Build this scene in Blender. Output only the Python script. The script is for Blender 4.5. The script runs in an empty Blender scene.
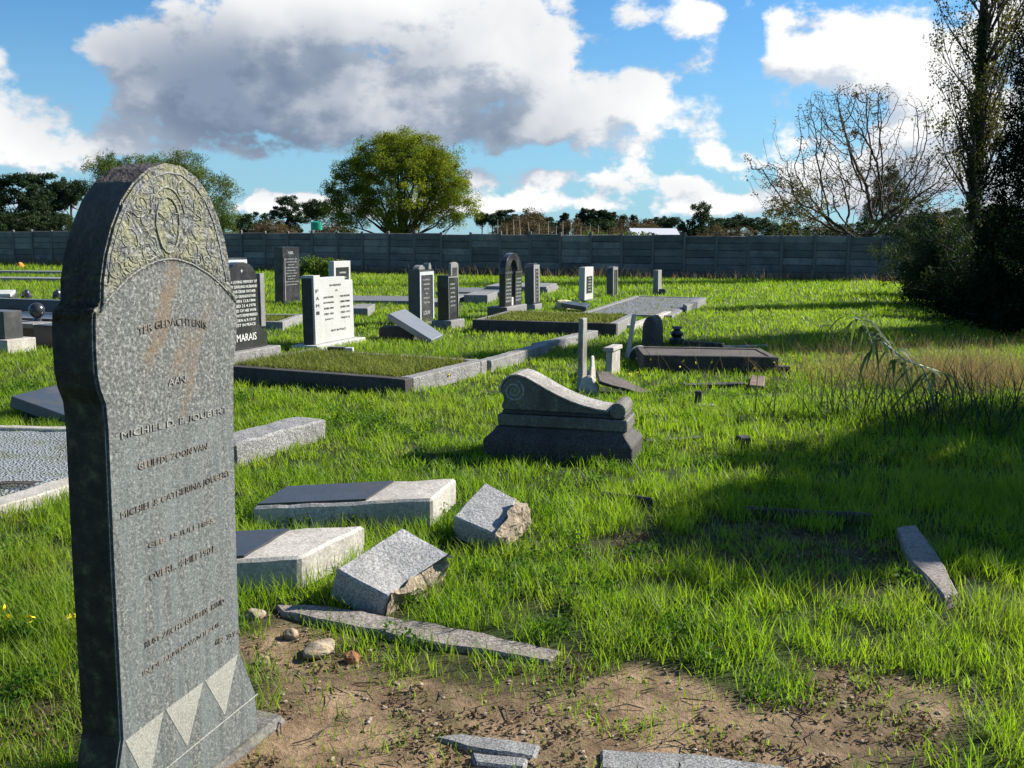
import bpy, bmesh, math, random
import numpy as np
from mathutils import Vector, Matrix, noise as mnoise

sc = bpy.context.scene
COL = sc.collection
R = math.radians
rnd = random.Random(7)

# ------------------------------------------------------------------ camera
F = 1000.0
PITCH = R(8.25); ROLL = R(0.42); EYE = 1.6
cam_d = bpy.data.cameras.new('camera')
cam = bpy.data.objects.new('camera', cam_d); COL.objects.link(cam)
cam_d.sensor_width = 36.0; cam_d.lens = 36.0 * F / 1024.0
cam_d.clip_start = 0.05; cam_d.clip_end = 6000
MR = (Matrix.Rotation(math.pi/2 - PITCH, 4, 'X') @ Matrix.Rotation(ROLL, 4, 'Z'))
cam.matrix_world = Matrix.Translation((0, 0, EYE)) @ MR
sc.camera = cam
M3 = MR.to_3x3(); M3T = M3.transposed()
CP = Vector((0, 0, EYE))

def ray(px, py):
    return (M3 @ Vector(((px-512)/F, -(py-384)/F, -1))).normalized()
def G(px, py, z=0.0):                       # pixel seen at height z -> world point
    d = ray(px, py); t = (z-EYE)/d.z
    return CP + d*t
def PR(p):                                  # world -> pixel
    q = M3T @ (Vector(p)-CP)
    return (512 - F*q.x/q.z, 384 + F*q.y/q.z)
def onplane(px, py, P, n):
    d = ray(px, py); t = (P-CP).dot(n)/d.dot(n)
    return CP + d*t
def atY(px, py, Y):
    d = ray(px, py); return CP + d*(Y/d.y)
def dirs(phi):
    a = R(phi)
    return Vector((math.sin(a), math.cos(a), 0)), Vector((math.cos(a), -math.sin(a), 0))
def solve(fn, target, lo, hi):              # monotone solve
    s = 1 if fn(hi) > fn(lo) else -1
    for _ in range(40):
        m = (lo+hi)/2
        if s*(fn(m)-target) > 0: hi = m
        else: lo = m
    return (lo+hi)/2

# ------------------------------------------------------------------ numpy noise
_T = np.random.RandomState(3).rand(256, 256)
def vn(x, y, s, seed=0):
    x = np.asarray(x)/s + 37.3*seed + 1000; y = np.asarray(y)/s + 91.7*seed + 1000
    xi = np.floor(x).astype(int); yi = np.floor(y).astype(int)
    fx = x-xi; fy = y-yi; fx = fx*fx*(3-2*fx); fy = fy*fy*(3-2*fy)
    a = _T[xi % 256, yi % 256]; b = _T[(xi+1) % 256, yi % 256]
    c = _T[xi % 256, (yi+1) % 256]; d = _T[(xi+1) % 256, (yi+1) % 256]
    return (a*(1-fx)+b*fx)*(1-fy)+(c*(1-fx)+d*fx)*fy
def fbm(x, y, s, seed=0, o=3):
    v = 0; a = .5; t = 0
    for i in range(o):
        v = v+a*vn(x, y, s, seed+i*5); t += a; a *= .5; s *= .5
    return v/t

# ------------------------------------------------------------------ materials
class N:
    def __init__(s, tree): s.t = tree; s.n = tree.nodes; s.l = tree.links
    def new(s, typ, **k):
        n = s.n.new(typ)
        for a, b in k.items():
            if a.startswith('_'): continue
            setattr(n, a, b)
        return n
    def set(s, sock, v):
        if hasattr(v, 'links') or isinstance(v, bpy.types.NodeSocket): s.l.new(v, sock)
        elif v is not None:
            if isinstance(v, (tuple, list)) and len(v) == 3 and sock.type == 'RGBA': v = (*v, 1)
            sock.default_value = v
    def math(s, op, a, b=None, c=None, clamp=False):
        n = s.new('ShaderNodeMath', operation=op, use_clamp=clamp)
        s.set(n.inputs[0], a); s.set(n.inputs[1], b) if b is not None else None
        if c is not None: s.set(n.inputs[2], c)
        return n.outputs[0]
    def vmath(s, op, a, b=None, scale=None):
        n = s.new('ShaderNodeVectorMath', operation=op)
        s.set(n.inputs[0], a)
        if b is not None: s.set(n.inputs[1], b)
        if scale is not None: s.set(n.inputs[3], scale)
        return n.outputs[1] if op in ('LENGTH', 'DOT_PRODUCT', 'DISTANCE') else n.outputs[0]
    def noise(s, vec, scale, detail=4, rough=.55, out=0, dist=0.0):
        n = s.new('ShaderNodeTexNoise'); s.set(n.inputs['Vector'], vec)
        n.inputs['Scale'].default_value = scale; n.inputs['Detail'].default_value = detail
        n.inputs['Roughness'].default_value = rough; n.inputs['Distortion'].default_value = dist
        return n.outputs[out]
    def vor(s, vec, scale, feature='F1', out='Distance'):
        n = s.new('ShaderNodeTexVoronoi', feature=feature); s.set(n.inputs['Vector'], vec)
        n.inputs['Scale'].default_value = scale; return n.outputs[out]
    def ramp(s, fac, stops, interp='LINEAR'):
        n = s.new('ShaderNodeValToRGB'); s.set(n.inputs[0], fac); cr = n.color_ramp; cr.interpolation = interp
        while len(cr.elements) > 1: cr.elements.remove(cr.elements[-1])
        cr.elements[0].position = stops[0][0]; c = stops[0][1]; cr.elements[0].color = (*c, 1) if len(c) == 3 else c
        for p, c in stops[1:]:
            e = cr.elements.new(p); e.color = (*c, 1) if len(c) == 3 else c
        return n.outputs[0]
    def mr(s, v, a, b, c=0.0, d=1.0, smooth=False):
        n = s.new('ShaderNodeMapRange', interpolation_type='SMOOTHSTEP' if smooth else 'LINEAR')
        s.set(n.inputs[0], v); s.set(n.inputs[1], a); s.set(n.inputs[2], b); s.set(n.inputs[3], c); s.set(n.inputs[4], d)
        return n.outputs[0]
    def mix(s, f, a, b, mode='MIX'):
        n = s.new('ShaderNodeMix', data_type='RGBA', blend_type=mode)
        s.set(n.inputs[0], f); s.set(n.inputs[6], a); s.set(n.inputs[7], b); return n.outputs[2]
    def bump(s, h, strength=.5, dist=.01, normal=None):
        n = s.new('ShaderNodeBump'); s.set(n.inputs['Height'], h)
        n.inputs['Strength'].default_value = strength; n.inputs['Distance'].default_value = dist
        if normal is not None: s.l.new(normal, n.inputs['Normal'])
        return n.outputs[0]
    def co(s, k='Object'): return s.new('ShaderNodeTexCoord').outputs[k]
    def world(s): return s.new('ShaderNodeNewGeometry').outputs['Position']
    def sep(s, v): n = s.new('ShaderNodeSeparateXYZ'); s.set(n.inputs[0], v); return n.outputs
    def comb(s, x, y, z):
        n = s.new('ShaderNodeCombineXYZ'); s.set(n.inputs[0], x); s.set(n.inputs[1], y); s.set(n.inputs[2], z); return n.outputs[0]
    def attr(s, name): n = s.new('ShaderNodeAttribute', attribute_name=name); return n.outputs

def mat(name, build):
    m = bpy.data.materials.new(name); m.use_nodes = True
    m.node_tree.nodes.clear(); n = N(m.node_tree)
    out = n.new('ShaderNodeOutputMaterial')
    b = n.new('ShaderNodeBsdfPrincipled'); b.inputs['Roughness'].default_value = .85
    b.inputs['Specular IOR Level'].default_value = .3
    r = build(n, b)
    n.l.new(r if r is not None else b.outputs[0], out.inputs[0])
    return m

def speckled(name, c0, c1, c2, scale=260, rough=.75, spec=.3, bumps=.25, stain=(.10, .09, .07), stain_amt=.5, moss=None, chisel=0):
    c0, c1, c2, stain = [tuple(x*.78 for x in q) for q in (c0, c1, c2, stain)]
    def f(n, b):
        p = n.world()
        a = n.noise(p, scale, 2, .6)
        col = n.ramp(a, [(.36, c0), (.5, c1), (.64, c2)])
        big = n.noise(p, 2.3, 6, .65)
        col = n.mix(n.mr(big, .46, .68, 0, stain_amt), col, stain)
        drips = n.noise(n.vmath('MULTIPLY', p, (9, 9, 1.2)), 1.4, 4, .6)
        col = n.mix(n.mr(drips, .5, .7, 0, stain_amt*.7), col, tuple(x*.8 for x in stain))
        if moss:
            mo = n.noise(p, 7, 6, .7)
            col = n.mix(n.mr(mo, .55, .62, 0, .75), col, moss)
        n.set(b.inputs['Base Color'], col); b.inputs['Roughness'].default_value = rough
        b.inputs['Specular IOR Level'].default_value = spec
        h = n.math('ADD', n.noise(p, 60, 5, .7), n.math('MULTIPLY', n.noise(p, 9, 3, .6), 1.0+chisel))
        n.set(b.inputs['Normal'], n.bump(h, bumps, .012 if chisel else .006))
    return mat(name, f)

M = {}
M['granite'] = speckled('grey_granite', (.10, .10, .10), (.25, .25, .245), (.45, .44, .42), 170, bumps=.5, stain_amt=.35)
M['granite_rough'] = speckled('rough_granite', (.14, .13, .13), (.32, .31, .30), (.48, .47, .45), 90, bumps=.9, stain_amt=.35, chisel=1.5)
M['grey_post'] = speckled('lichened_grey_post', (.24, .225, .20), (.34, .32, .285), (.45, .43, .39), 70, bumps=.7, stain=(.12, .11, .09), stain_amt=.7)
M['granite_b'] = speckled('broken_grey_granite', (.28, .27, .26), (.48, .47, .45), (.62, .60, .58), 90, bumps=.7, stain_amt=.3, chisel=.6)
M['pale_stone'] = speckled('pale_stone', (.40, .37, .32), (.53, .49, .43), (.64, .60, .54), 70, bumps=.6, stain=(.22, .19, .15), stain_amt=.45)
M['white_stone'] = speckled('white_marble', (.46, .46, .44), (.54, .54, .52), (.60, .60, .58), 60, bumps=.2, stain=(.42, .40, .34), stain_amt=.35)
M['grey_stone'] = speckled('weathered_grey_stone', (.11, .10, .085), (.165, .155, .135), (.24, .23, .20), 90, bumps=.8, stain=(.07, .065, .055), stain_amt=.75, moss=(.17, .17, .10))
M['dark_stone'] = speckled('dark_weathered_stone', (.035, .032, .03), (.07, .062, .056), (.12, .107, .095), 90, bumps=.8, stain=(.03, .028, .025), stain_amt=.6)
M['brown_stone'] = speckled('brown_weathered_stone', (.07, .056, .046), (.125, .10, .085), (.19, .16, .135), 80, bumps=.8, stain=(.04, .035, .03), stain_amt=.5)
M['concrete'] = speckled('grey_concrete', (.20, .20, .195), (.27, .27, .26), (.34, .34, .33), 50, bumps=.5, stain=(.15, .14, .12), stain_amt=.5)
M['broken'] = speckled('broken_sandy_stone', (.30, .235, .155), (.48, .39, .27), (.62, .53, .40), 60, bumps=1.2, stain=(.16, .10, .06), stain_amt=.5, chisel=3)
M['plank'] = speckled('worn_kerb_stone', (.22, .18, .15), (.34, .29, .25), (.44, .40, .36), 80, bumps=1, stain=(.14, .10, .08), stain_amt=.6, chisel=1)
M['iron_stone'] = speckled('rusty_brown_stone', (.17, .10, .07), (.26, .17, .12), (.34, .26, .2), 60, bumps=1)
M['rock'] = speckled('fieldstone', (.30, .22, .13), (.40, .31, .2), (.5, .42, .3), 40, bumps=1, stain=(.2, .13, .08))
M['orange_rock'] = speckled('ochre_rock', (.35, .13, .04), (.45, .2, .07), (.5, .3, .14), 40, bumps=1, stain=(.2, .1, .05))

def polished(name, c0, c1, rough=.12, scale=350):
    def f(n, b):
        p = n.world()
        col = n.ramp(n.noise(p, scale, 2, .6), [(.42, c0), (.62, c1)])
        dust = n.noise(p, 3.1, 5, .65)
        n.set(b.inputs['Base Color'], n.mix(n.mr(dust, .5, .75, 0, .3), col, (.13, .12, .105)))
        n.set(b.inputs['Roughness'], n.mr(dust, .4, .7, rough, rough+.3))
        b.inputs['Specular IOR Level'].default_value = .5
        n.set(b.inputs['Normal'], n.bump(n.noise(p, 25, 3), .03, .002))
    return mat(name, f)
M['black'] = polished('polished_black_granite', (.012, .012, .014), (.05, .05, .055))
M['charcoal'] = polished('polished_grey_granite', (.028, .028, .031), (.08, .08, .083), .2)
M['polished_sky_pale'] = polished('polished_sky_reflecting_granite', (.14, .15, .165), (.27, .285, .30), .3)  # lighter base colour carries the reflection of the bright sky
M['slate'] = polished('polished_slate_panel', (.022, .025, .030), (.055, .06, .07), .3)

def plain(name, c, rough=.8, spec=.3, var=.2):
    def f(n, b):
        p = n.world(); k = n.noise(p, 30, 4, .6)
        n.set(b.inputs['Base Color'], n.mix(n.mr(k, .3, .7), tuple(x*(1-var) for x in c), tuple(min(1, x*(1+var)) for x in c)))
        b.inputs['Roughness'].default_value = rough; b.inputs['Specular IOR Level'].default_value = spec
    return mat(name, f)
M['letter_white'] = plain('white_lettering', (.62, .62, .58))
M['letter_grey'] = plain('grey_lettering', (.40, .42, .42))
M['letter_dark'] = plain('dark_lettering', (.035, .03, .03))
M['letter_brown'] = plain('weathered_brown_lettering', (.15, .128, .105), var=.85)
M['letter_pale'] = plain('pale_lead_lettering', (.23, .22, .195), var=.6)
M['roof_white'] = plain('white_sheet_roof', (.48, .49, .53))
M['cream'] = plain('cream_plaster', (.5, .46, .38))
M['teal'] = plain('green_plastic', (.02, .33, .22), .4)
M['yellow'] = plain('yellow_petals', (.75, .62, .03), .6)
M['orange'] = plain('orange_petals', (.7, .22, .03), .6)
M['mound_flower'] = plain('dried_flowers', (.45, .42, .25), .8)
M['bare_bark'] = plain('grey_brown_bark', (.05, .04, .032), .9)
M['bark'] = plain('dark_bark', (.06, .045, .035), .9)
M['pale_bark'] = plain('pale_sapling_bark', (.30, .26, .22), .9)
M['reed_stem'] = plain('pale_cane', (.42, .46, .40), .45, .5)

def foliage(name, c0, c1, trans=.35, tint=True, rough=.6, spec=.08):
    def f(n, b):
        a = n.attr('tint')[2]; p = n.world()
        big = n.noise(p, .9, 3, .6)
        k = n.math('ADD', n.math('MULTIPLY', a, .7), n.math('MULTIPLY', big, .45))
        col = n.mix(n.mr(k, .25, .9), c0, c1)
        n.set(b.inputs['Base Color'], col); b.inputs['Roughness'].default_value = rough; b.inputs['Specular IOR Level'].default_value = spec
        tr = n.new('ShaderNodeBsdfTranslucent')
        n.set(tr.inputs[0], n.mix(1.0, col, (1.25, 1.25, .55), 'MULTIPLY'))
        ms = n.new('ShaderNodeMixShader'); ms.inputs[0].default_value = trans
        n.l.new(b.outputs[0], ms.inputs[1]); n.l.new(tr.outputs[0], ms.inputs[2])
        return ms.outputs[0]
    return mat(name, f)
M['leaf_willow'] = foliage('yellow_green_leaves', (.05, .085, .012), (.24, .27, .03), .5)
M['leaf_wattle'] = foliage('fine_green_leaves', (.035, .06, .02), (.14, .18, .04), .4)
M['leaf_pine'] = foliage('dark_pine_needles', (.018, .032, .018), (.05, .08, .038), .2)
M['leaf_dark'] = foliage('dark_green_leaves', (.018, .034, .016), (.055, .085, .032), .22)
M['leaf_brown'] = foliage('brown_winter_leaves', (.07, .05, .035), (.16, .12, .075), .25)
M['leaf_bush'] = foliage('grey_green_leaves', (.016, .032, .013), (.065, .095, .042), .25)
M['leaf_olive'] = foliage('olive_leaves', (.05, .055, .018), (.14, .13, .04), .35)
M['leaf_green'] = foliage('bright_hedge_leaves', (.05, .09, .015), (.14, .2, .03), .3)
M['leaf_conifer'] = foliage('black_green_needles', (.006, .011, .007), (.018, .030, .015), .06, rough=.95, spec=.0)
M['weed'] = foliage('weed_leaves', (.03, .08, .01), (.08, .17, .02), .4)
M['weed_dry'] = foliage('dry_ground_cover', (.07, .10, .02), (.26, .28, .08), .4)
M['straw'] = foliage('dry_seed_grass', (.12, .085, .06), (.32, .24, .17), .4)
M['litter'] = foliage('dead_leaves', (.04, .028, .018), (.24, .165, .10), .1)

def grassmat(n, b):
    a = n.attr('tint')[2]; hf = n.attr('hfrac')[2]; p = n.world()
    big = n.noise(p, .55, 4, .6)
    k = n.math('ADD', n.math('MULTIPLY', a, .55), n.math('MULTIPLY', big, .6))
    wide = n.noise(p, .28, 4, .6)
    col = n.ramp(k, [(.18, (.040, .085, .006)), (.38, (.095, .170, .012)), (.58, (.165, .250, .016)), (.76, (.24, .295, .03)), (.90, (.31, .29, .09)), (.98, (.38, .31, .16))])
    col = n.mix(n.mr(wide, .5, .66, 0, .55), col, n.mix(a, (.06, .14, .009), (.13, .23, .02)))
    col = n.mix(n.mr(n.noise(p, .75, 5, .65), .50, .66, 0, .5), col, n.mix(a, (.10, .155, .02), (.24, .275, .05)))
    col = n.mix(n.mr(n.noise(p, 1.9, 3, .6), .56, .7, 0, .5), col, n.mix(a, (.13, .15, .03), (.30, .29, .08)))
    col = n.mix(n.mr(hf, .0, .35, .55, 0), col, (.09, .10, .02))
    n.set(b.inputs['Base Color'], col); b.inputs['Roughness'].default_value = .5
    b.inputs['Specular IOR Level'].default_value = .25
    tr = n.new('ShaderNodeBsdfTranslucent'); n.set(tr.inputs[0], n.mix(1.0, col, (1.6, 1.8, .7), 'MULTIPLY'))
    ms = n.new('ShaderNodeMixShader'); ms.inputs[0].default_value = .5
    n.l.new(b.outputs[0], ms.inputs[1]); n.l.new(tr.outputs[0], ms.inputs[2])
    return ms.outputs[0]
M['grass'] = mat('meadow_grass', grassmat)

def groundmat(n, b):
    p = n.world(); s = n.attr('soil')[2]
    f1 = n.noise(p, 5, 8, .65); f2 = n.noise(p, 40, 6, .7); f3 = n.noise(p, 1.1, 5, .6)
    sand = n.ramp(f1, [(.30, (.10, .068, .040)), (.45, (.21, .142, .084)), (.58, (.31, .215, .13)), (.75, (.37, .265, .17))])
    humus = n.ramp(f2, [(.35, (.022, .017, .011)), (.65, (.07, .05, .032))])
    sand = n.mix(n.mr(n.math('ADD', f3, n.math('MULTIPLY', f2, .25)), .60, .76, 0, .7), sand, humus)
    alg = n.mix(n.mr(n.noise(p, 2.2, 4, .6), .5, .7, 0, .5), sand, (.135, .125, .045))
    turf = n.ramp(n.noise(p, 3, 6, .7), [(.35, (.018, .030, .007)), (.5, (.035, .055, .012)), (.7, (.07, .075, .025))])
    dist = n.sep(p)[1]
    turf = n.mix(n.mr(dist, 12, 30, 0, .7), turf, (.08, .12, .02))
    turf = n.mix(n.mr(dist, 60, 90, 0, .8), turf, (.10, .10, .04))
    edge = n.math('MULTIPLY', n.mr(s, .45, 1.0, 1, 0), n.mr(f2, .35, .6, .3, 1))
    alg = n.mix(edge, alg, humus)
    alg = n.mix(n.mr(n.noise(p, 13, 5, .7), .56, .68, 0, .6), alg, (.20, .115, .06))
    n.set(b.inputs['Base Color'], n.mix(s, turf, alg)); b.inputs['Roughness'].default_value = .95
    b.inputs['Specular IOR Level'].default_value = .15
    h = n.math('ADD', n.math('MULTIPLY', f1, 1.0), n.math('MULTIPLY', f2, .5))
    n.set(b.inputs['Normal'], n.bump(h, .9, .03))
M['ground'] = mat('soil_and_turf', groundmat)

def gravelmat(n, b):
    p = n.world()
    v = n.new('ShaderNodeTexVoronoi'); n.set(v.inputs['Vector'], p); v.inputs['Scale'].default_value = 55
    c = n.mix(n.noise(p, 80, 2), (.11, .12, .125), (.30, .32, .325))
    sepc = n.sep(v.outputs['Color'])
    col = n.mix(sepc[0], c, (.20, .22, .225))
    col = n.mix(n.mr(n.noise(p, 4, 5, .65), .5, .64, 0, .6), col, (.12, .13, .06))
    n.set(b.inputs['Base Color'], col); b.inputs['Roughness'].default_value = .8
    n.set(b.inputs['Normal'], n.bump(v.outputs['Distance'], .9, .02))
M['gravel'] = mat('grey_gravel', gravelmat)

def wallmat(n, b):
    p = n.co('Object'); z = n.sep(p)[2]
    info = n.new('ShaderNodeObjectInfo').outputs['Random']
    row = n.math('FLOOR', n.math('DIVIDE', z, .3))
    wn = n.new('ShaderNodeTexWhiteNoise', noise_dimensions='2D')
    n.set(wn.inputs['Vector'], n.comb(row, n.math('MULTIPLY', info, 91.0), 0.0))
    g = n.ramp(wn.outputs[0], [(0, (.12, .112, .102)), (.6, (.185, .172, .158)), (1, (.28, .262, .24))])
    g = n.mix(n.mr(n.noise(n.world(), 1.8, 6, .7), .45, .65, 0, .6), g, (.05, .055, .062))
    g = n.mix(n.mr(n.noise(n.world(), 14, 6, .7), .45, .65, 0, .35), g, (.07, .08, .09))
    g = n.mix(n.mr(n.noise(n.world(), .5, 3, .6), .55, .62, 0, .35), g, (.13, .12, .10))
    n.set(b.inputs['Base Color'], g); b.inputs['Roughness'].default_value = .9
    n.set(b.inputs['Normal'], n.bump(n.noise(n.world(), 25, 6, .7), .5, .02))
M['wall'] = mat('precast_concrete', wallmat)
M['wall_post'] = plain('precast_post', (.14, .132, .125), .9)

HP0 = Vector((-1.04, 2.40, 0)); _hu, _hn = dirs(19)
def _hl(px, py): q = onplane(px, py, HP0, _hn)-HP0; return (q.dot(_hu), q.z)
_ra = _hl(171, 259); _rr = _hl(227, 291); _rk = (_ra[1]-_rr[1])/(_rr[0]-_ra[0])**2
def heromat(n, b):
    p = n.world(); o = n.co('Object'); s = n.sep(o)      # object: x along face, y depth, z up
    a = n.noise(p, 104, 3, .7); v = n.noise(p, 330, 2, .6)
    k = n.math('ADD', n.math('MULTIPLY', a, .75), n.math('MULTIPLY', v, .25))
    col = n.ramp(k, [(.34, (.035, .035, .034)), (.45, (.075, .076, .073)), (.53, (.135, .137, .128)), (.61, (.25, .25, .225)), (.7, (.36, .355, .32))])
    # washed bluish lower panel
    wash = n.math('MULTIPLY', n.mr(s[2], 1.18, 1.02, 0, 1, True), n.mr(n.noise(n.vmath('MULTIPLY', o, (28, 5, 2.0)), 1, 4, .6), .38, .62, .1, .65))
    col = n.mix(wash, col, (.145, .165, .165))
    dark = n.noise(n.vmath('MULTIPLY', o, (22, 5, 1.4)), 1.7, 4, .6)
    col = n.mix(n.mr(dark, .5, .68, 0, .5), col, (.055, .065, .07))
    xx = n.math('SUBTRACT', s[0], _ra[0]); head = n.math('SUBTRACT', s[2], n.math('SUBTRACT', _ra[1], n.math('MULTIPLY', n.math('MULTIPLY', xx, xx), _rk)))
    headm = n.mr(head, -.012, .012, 0, 1, True)
    # yellow lichen in the carved head
    li = n.math('MULTIPLY', headm, n.mr(n.noise(p, 16, 6, .7), .45, .56, 0, .75))
    li = n.math('MULTIPLY', li, n.mr(n.math('ABSOLUTE', n.math('SUBTRACT', s[0], .33)), .14, .3, 1, .25))
    col = n.mix(li, col, (.22, .21, .11))
    # rust streak
    wob = n.math('MULTIPLY', n.math('SUBTRACT', n.noise(n.comb(0, 0, s[2]), 5, 3), .5), .10)
    cx = n.math('ADD', n.math('ADD', wob, .335), n.math('MULTIPLY', n.math('SUBTRACT', s[2], 1.45), .45))
    for off, w, top, bot, amt in ((0, .045, 1.6, 1.22, .8), (.13, .05, 1.40, 1.17, .6), (.19, .03, 1.47, 1.05, .45)):
        dx = n.math('ABSOLUTE', n.math('SUBTRACT', s[0], n.math('ADD', cx, off)))
        m = n.math('MULTIPLY', n.mr(dx, w*.3, w, 1, 0, True), n.math('MULTIPLY', n.mr(s[2], top, top-.12, 0, 1, True), n.mr(s[2], bot, bot+.1, 0, 1, True)))
        m = n.math('MULTIPLY', m, n.mr(n.noise(p, 45, 5, .7), .38, .58, .15, amt))
        col = n.mix(m, col, (.16, .105, .055))
    # the sides are old, rough and lichened, their shade coloured in as near-black (any face that is not the inscribed front)
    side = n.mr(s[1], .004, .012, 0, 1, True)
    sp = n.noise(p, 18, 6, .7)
    shade_sidec = n.ramp(sp, [(.35, (.013, .009, .005)), (.52, (.034, .024, .013)), (.62, (.075, .064, .028)), (.74, (.16, .145, .08))])
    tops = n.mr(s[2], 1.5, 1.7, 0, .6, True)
    shade_sidec = n.mix(tops, shade_sidec, n.mix(sp, (.07, .05, .04), (.17, .13, .10)))
    col = n.mix(side, col, shade_sidec)
    n.set(b.inputs['Base Color'], col)
    b.inputs['Roughness'].default_value = .6; b.inputs['Specular IOR Level'].default_value = .35
    carve = n.math('MULTIPLY', headm, n.noise(p, 24, 3, .5, dist=2.2))
    h = n.math('ADD', n.math('MULTIPLY', carve, 6.5), n.noise(p, 130, 4, .7))
    n.set(b.inputs['Normal'], n.bump(h, .6, .006))
M['hero'] = mat('speckled_granite_old', heromat)

# ------------------------------------------------------------------ object helpers
def tag(o, label=None, cat=None, group=None, kind=None):
    if label: o['label'] = label
    if cat: o['category'] = cat
    if group: o['group'] = group
    if kind: o['kind'] = kind
    elif label: o['kind'] = 'thing'
    return o
def link(name, me, m, parent=None, loc=None, rz=None):
    o = bpy.data.objects.new(name, me); COL.objects.link(o)
    if m is not None: me.materials.append(M[m] if isinstance(m, str) else m)
    if parent is not None: o.parent = parent
    if loc is not None: o.location = loc
    if rz is not None: o.rotation_euler = (0, 0, rz)
    return o
def obj(name, bm, m, parent=None, loc=None, rz=None, smooth=False):
    bmesh.ops.recalc_face_normals(bm, faces=bm.faces)
    me = bpy.data.meshes.new(name); bm.to_mesh(me); bm.free()
    if smooth:
        for p in me.polygons: p.use_smooth = True
    return link(name, me, m, parent, loc, rz)
def empty(name, loc, label, cat, group=None, rz=0, rot=None):
    o = bpy.data.objects.new(name, None); COL.objects.link(o); o.location = loc
    o.rotation_euler = rot if rot else (0, 0, rz); o.empty_display_size = .2
    return tag(o, label, cat, group)
def bx(bm, x0, x1, y0, y1, z0, z1):
    vs = [bm.verts.new((x, y, z)) for z in (z0, z1) for x, y in ((x0, y0), (x1, y0), (x1, y1), (x0, y1))]
    fs = [(0, 3, 2, 1), (4, 5, 6, 7), (0, 1, 5, 4), (1, 2, 6, 5), (2, 3, 7, 6), (3, 0, 4, 7)]
    for f in fs: bm.faces.new([vs[i] for i in f])
    return vs
def prism(bm, pts, y0, y1):                 # pts (x,z) outline extruded along y
    a = [bm.verts.new((x, y0, z)) for x, z in pts]; b = [bm.verts.new((x, y1, z)) for x, z in pts]
    bm.faces.new(a); bm.faces.new(b[::-1]); k = len(pts)
    for i in range(k): bm.faces.new((a[(i+1) % k], a[i], b[i], b[(i+1) % k]))
def bevel(bm, w=.006, seg=1):
    bmesh.ops.recalc_face_normals(bm, faces=bm.faces)
    es = [e for e in bm.edges if len(e.link_faces) == 2 and e.calc_face_angle(0) > .45]
    try: bmesh.ops.bevel(bm, geom=es, offset=w, segments=seg, affect='EDGES', clamp_overlap=True)
    except Exception: pass
def roughen(bm, amp=.01, cut=.08, scale=6, seed=0):
    for _ in range(5):
        es = [e for e in bm.edges if e.calc_length() > cut]
        if not es: break
        bmesh.ops.subdivide_edges(bm, edges=es, cuts=1, use_grid_fill=True)
    bmesh.ops.triangulate(bm, faces=[f for f in bm.faces if len(f.verts) > 4])
    for v in bm.verts:
        p = v.co*scale + Vector((seed*7.1, seed*3.3, 0))
        v.co += mnoise.noise_vector(p)*amp + mnoise.noise_vector(p*3.3)*amp*.35
def box(name, x0, x1, y0, y1, z0, z1, m, parent=None, loc=None, rz=None, bev=.006, rough=0, seed=0):
    bm = bmesh.new(); bx(bm, x0, x1, y0, y1, z0, z1)
    if bev: bevel(bm, bev)
    if rough: roughen(bm, rough, max(.05, min(x1-x0, y1-y0)*.5), 7, seed)
    return obj(name, bm, m, parent, loc, rz)
def lathe(bm, prof, n=16, c=(0, 0, 0)):
    rings = []
    for r, z in prof:
        rings.append([bm.verts.new((c[0]+r*math.cos(2*math.pi*i/n), c[1]+r*math.sin(2*math.pi*i/n), c[2]+z)) for i in range(n)])
    for a, b in zip(rings, rings[1:]):
        for i in range(n): bm.faces.new((a[i], a[(i+1) % n], b[(i+1) % n], b[i]))
    bm.faces.new(rings[0][::-1]); bm.faces.new(rings[-1])
def tube_bm(bm, pts, rads, n=6, flat=None):
    prev = None; pts = [Vector(p) for p in pts]
    for i, p in enumerate(pts):
        d = (pts[min(i+1, len(pts)-1)]-pts[max(i-1, 0)]).normalized()
        a = d.orthogonal().normalized() if prev is None else (ax - d*ax.dot(d)).normalized()
        ax = a; b = d.cross(a)
        ring = []
        for k in range(n):
            t = 2*math.pi*k/n; q = p+(a*math.cos(t)+b*math.sin(t))*rads[i]
            ring.append(bm.verts.new(q))
        if prev:
            for k in range(n): bm.faces.new((prev[k], prev[(k+1) % n], ring[(k+1) % n], ring[k]))
        else: bm.faces.new(ring[::-1])
        prev = ring
    bm.faces.new(prev)

NOGRASS = []                                # footprints (convex polygons in world xy)
LOWGRASS = []                               # (centre, radius) spots with short grass
def foot(pts): NOGRASS.append([(p[0], p[1]) for p in pts])

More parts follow.
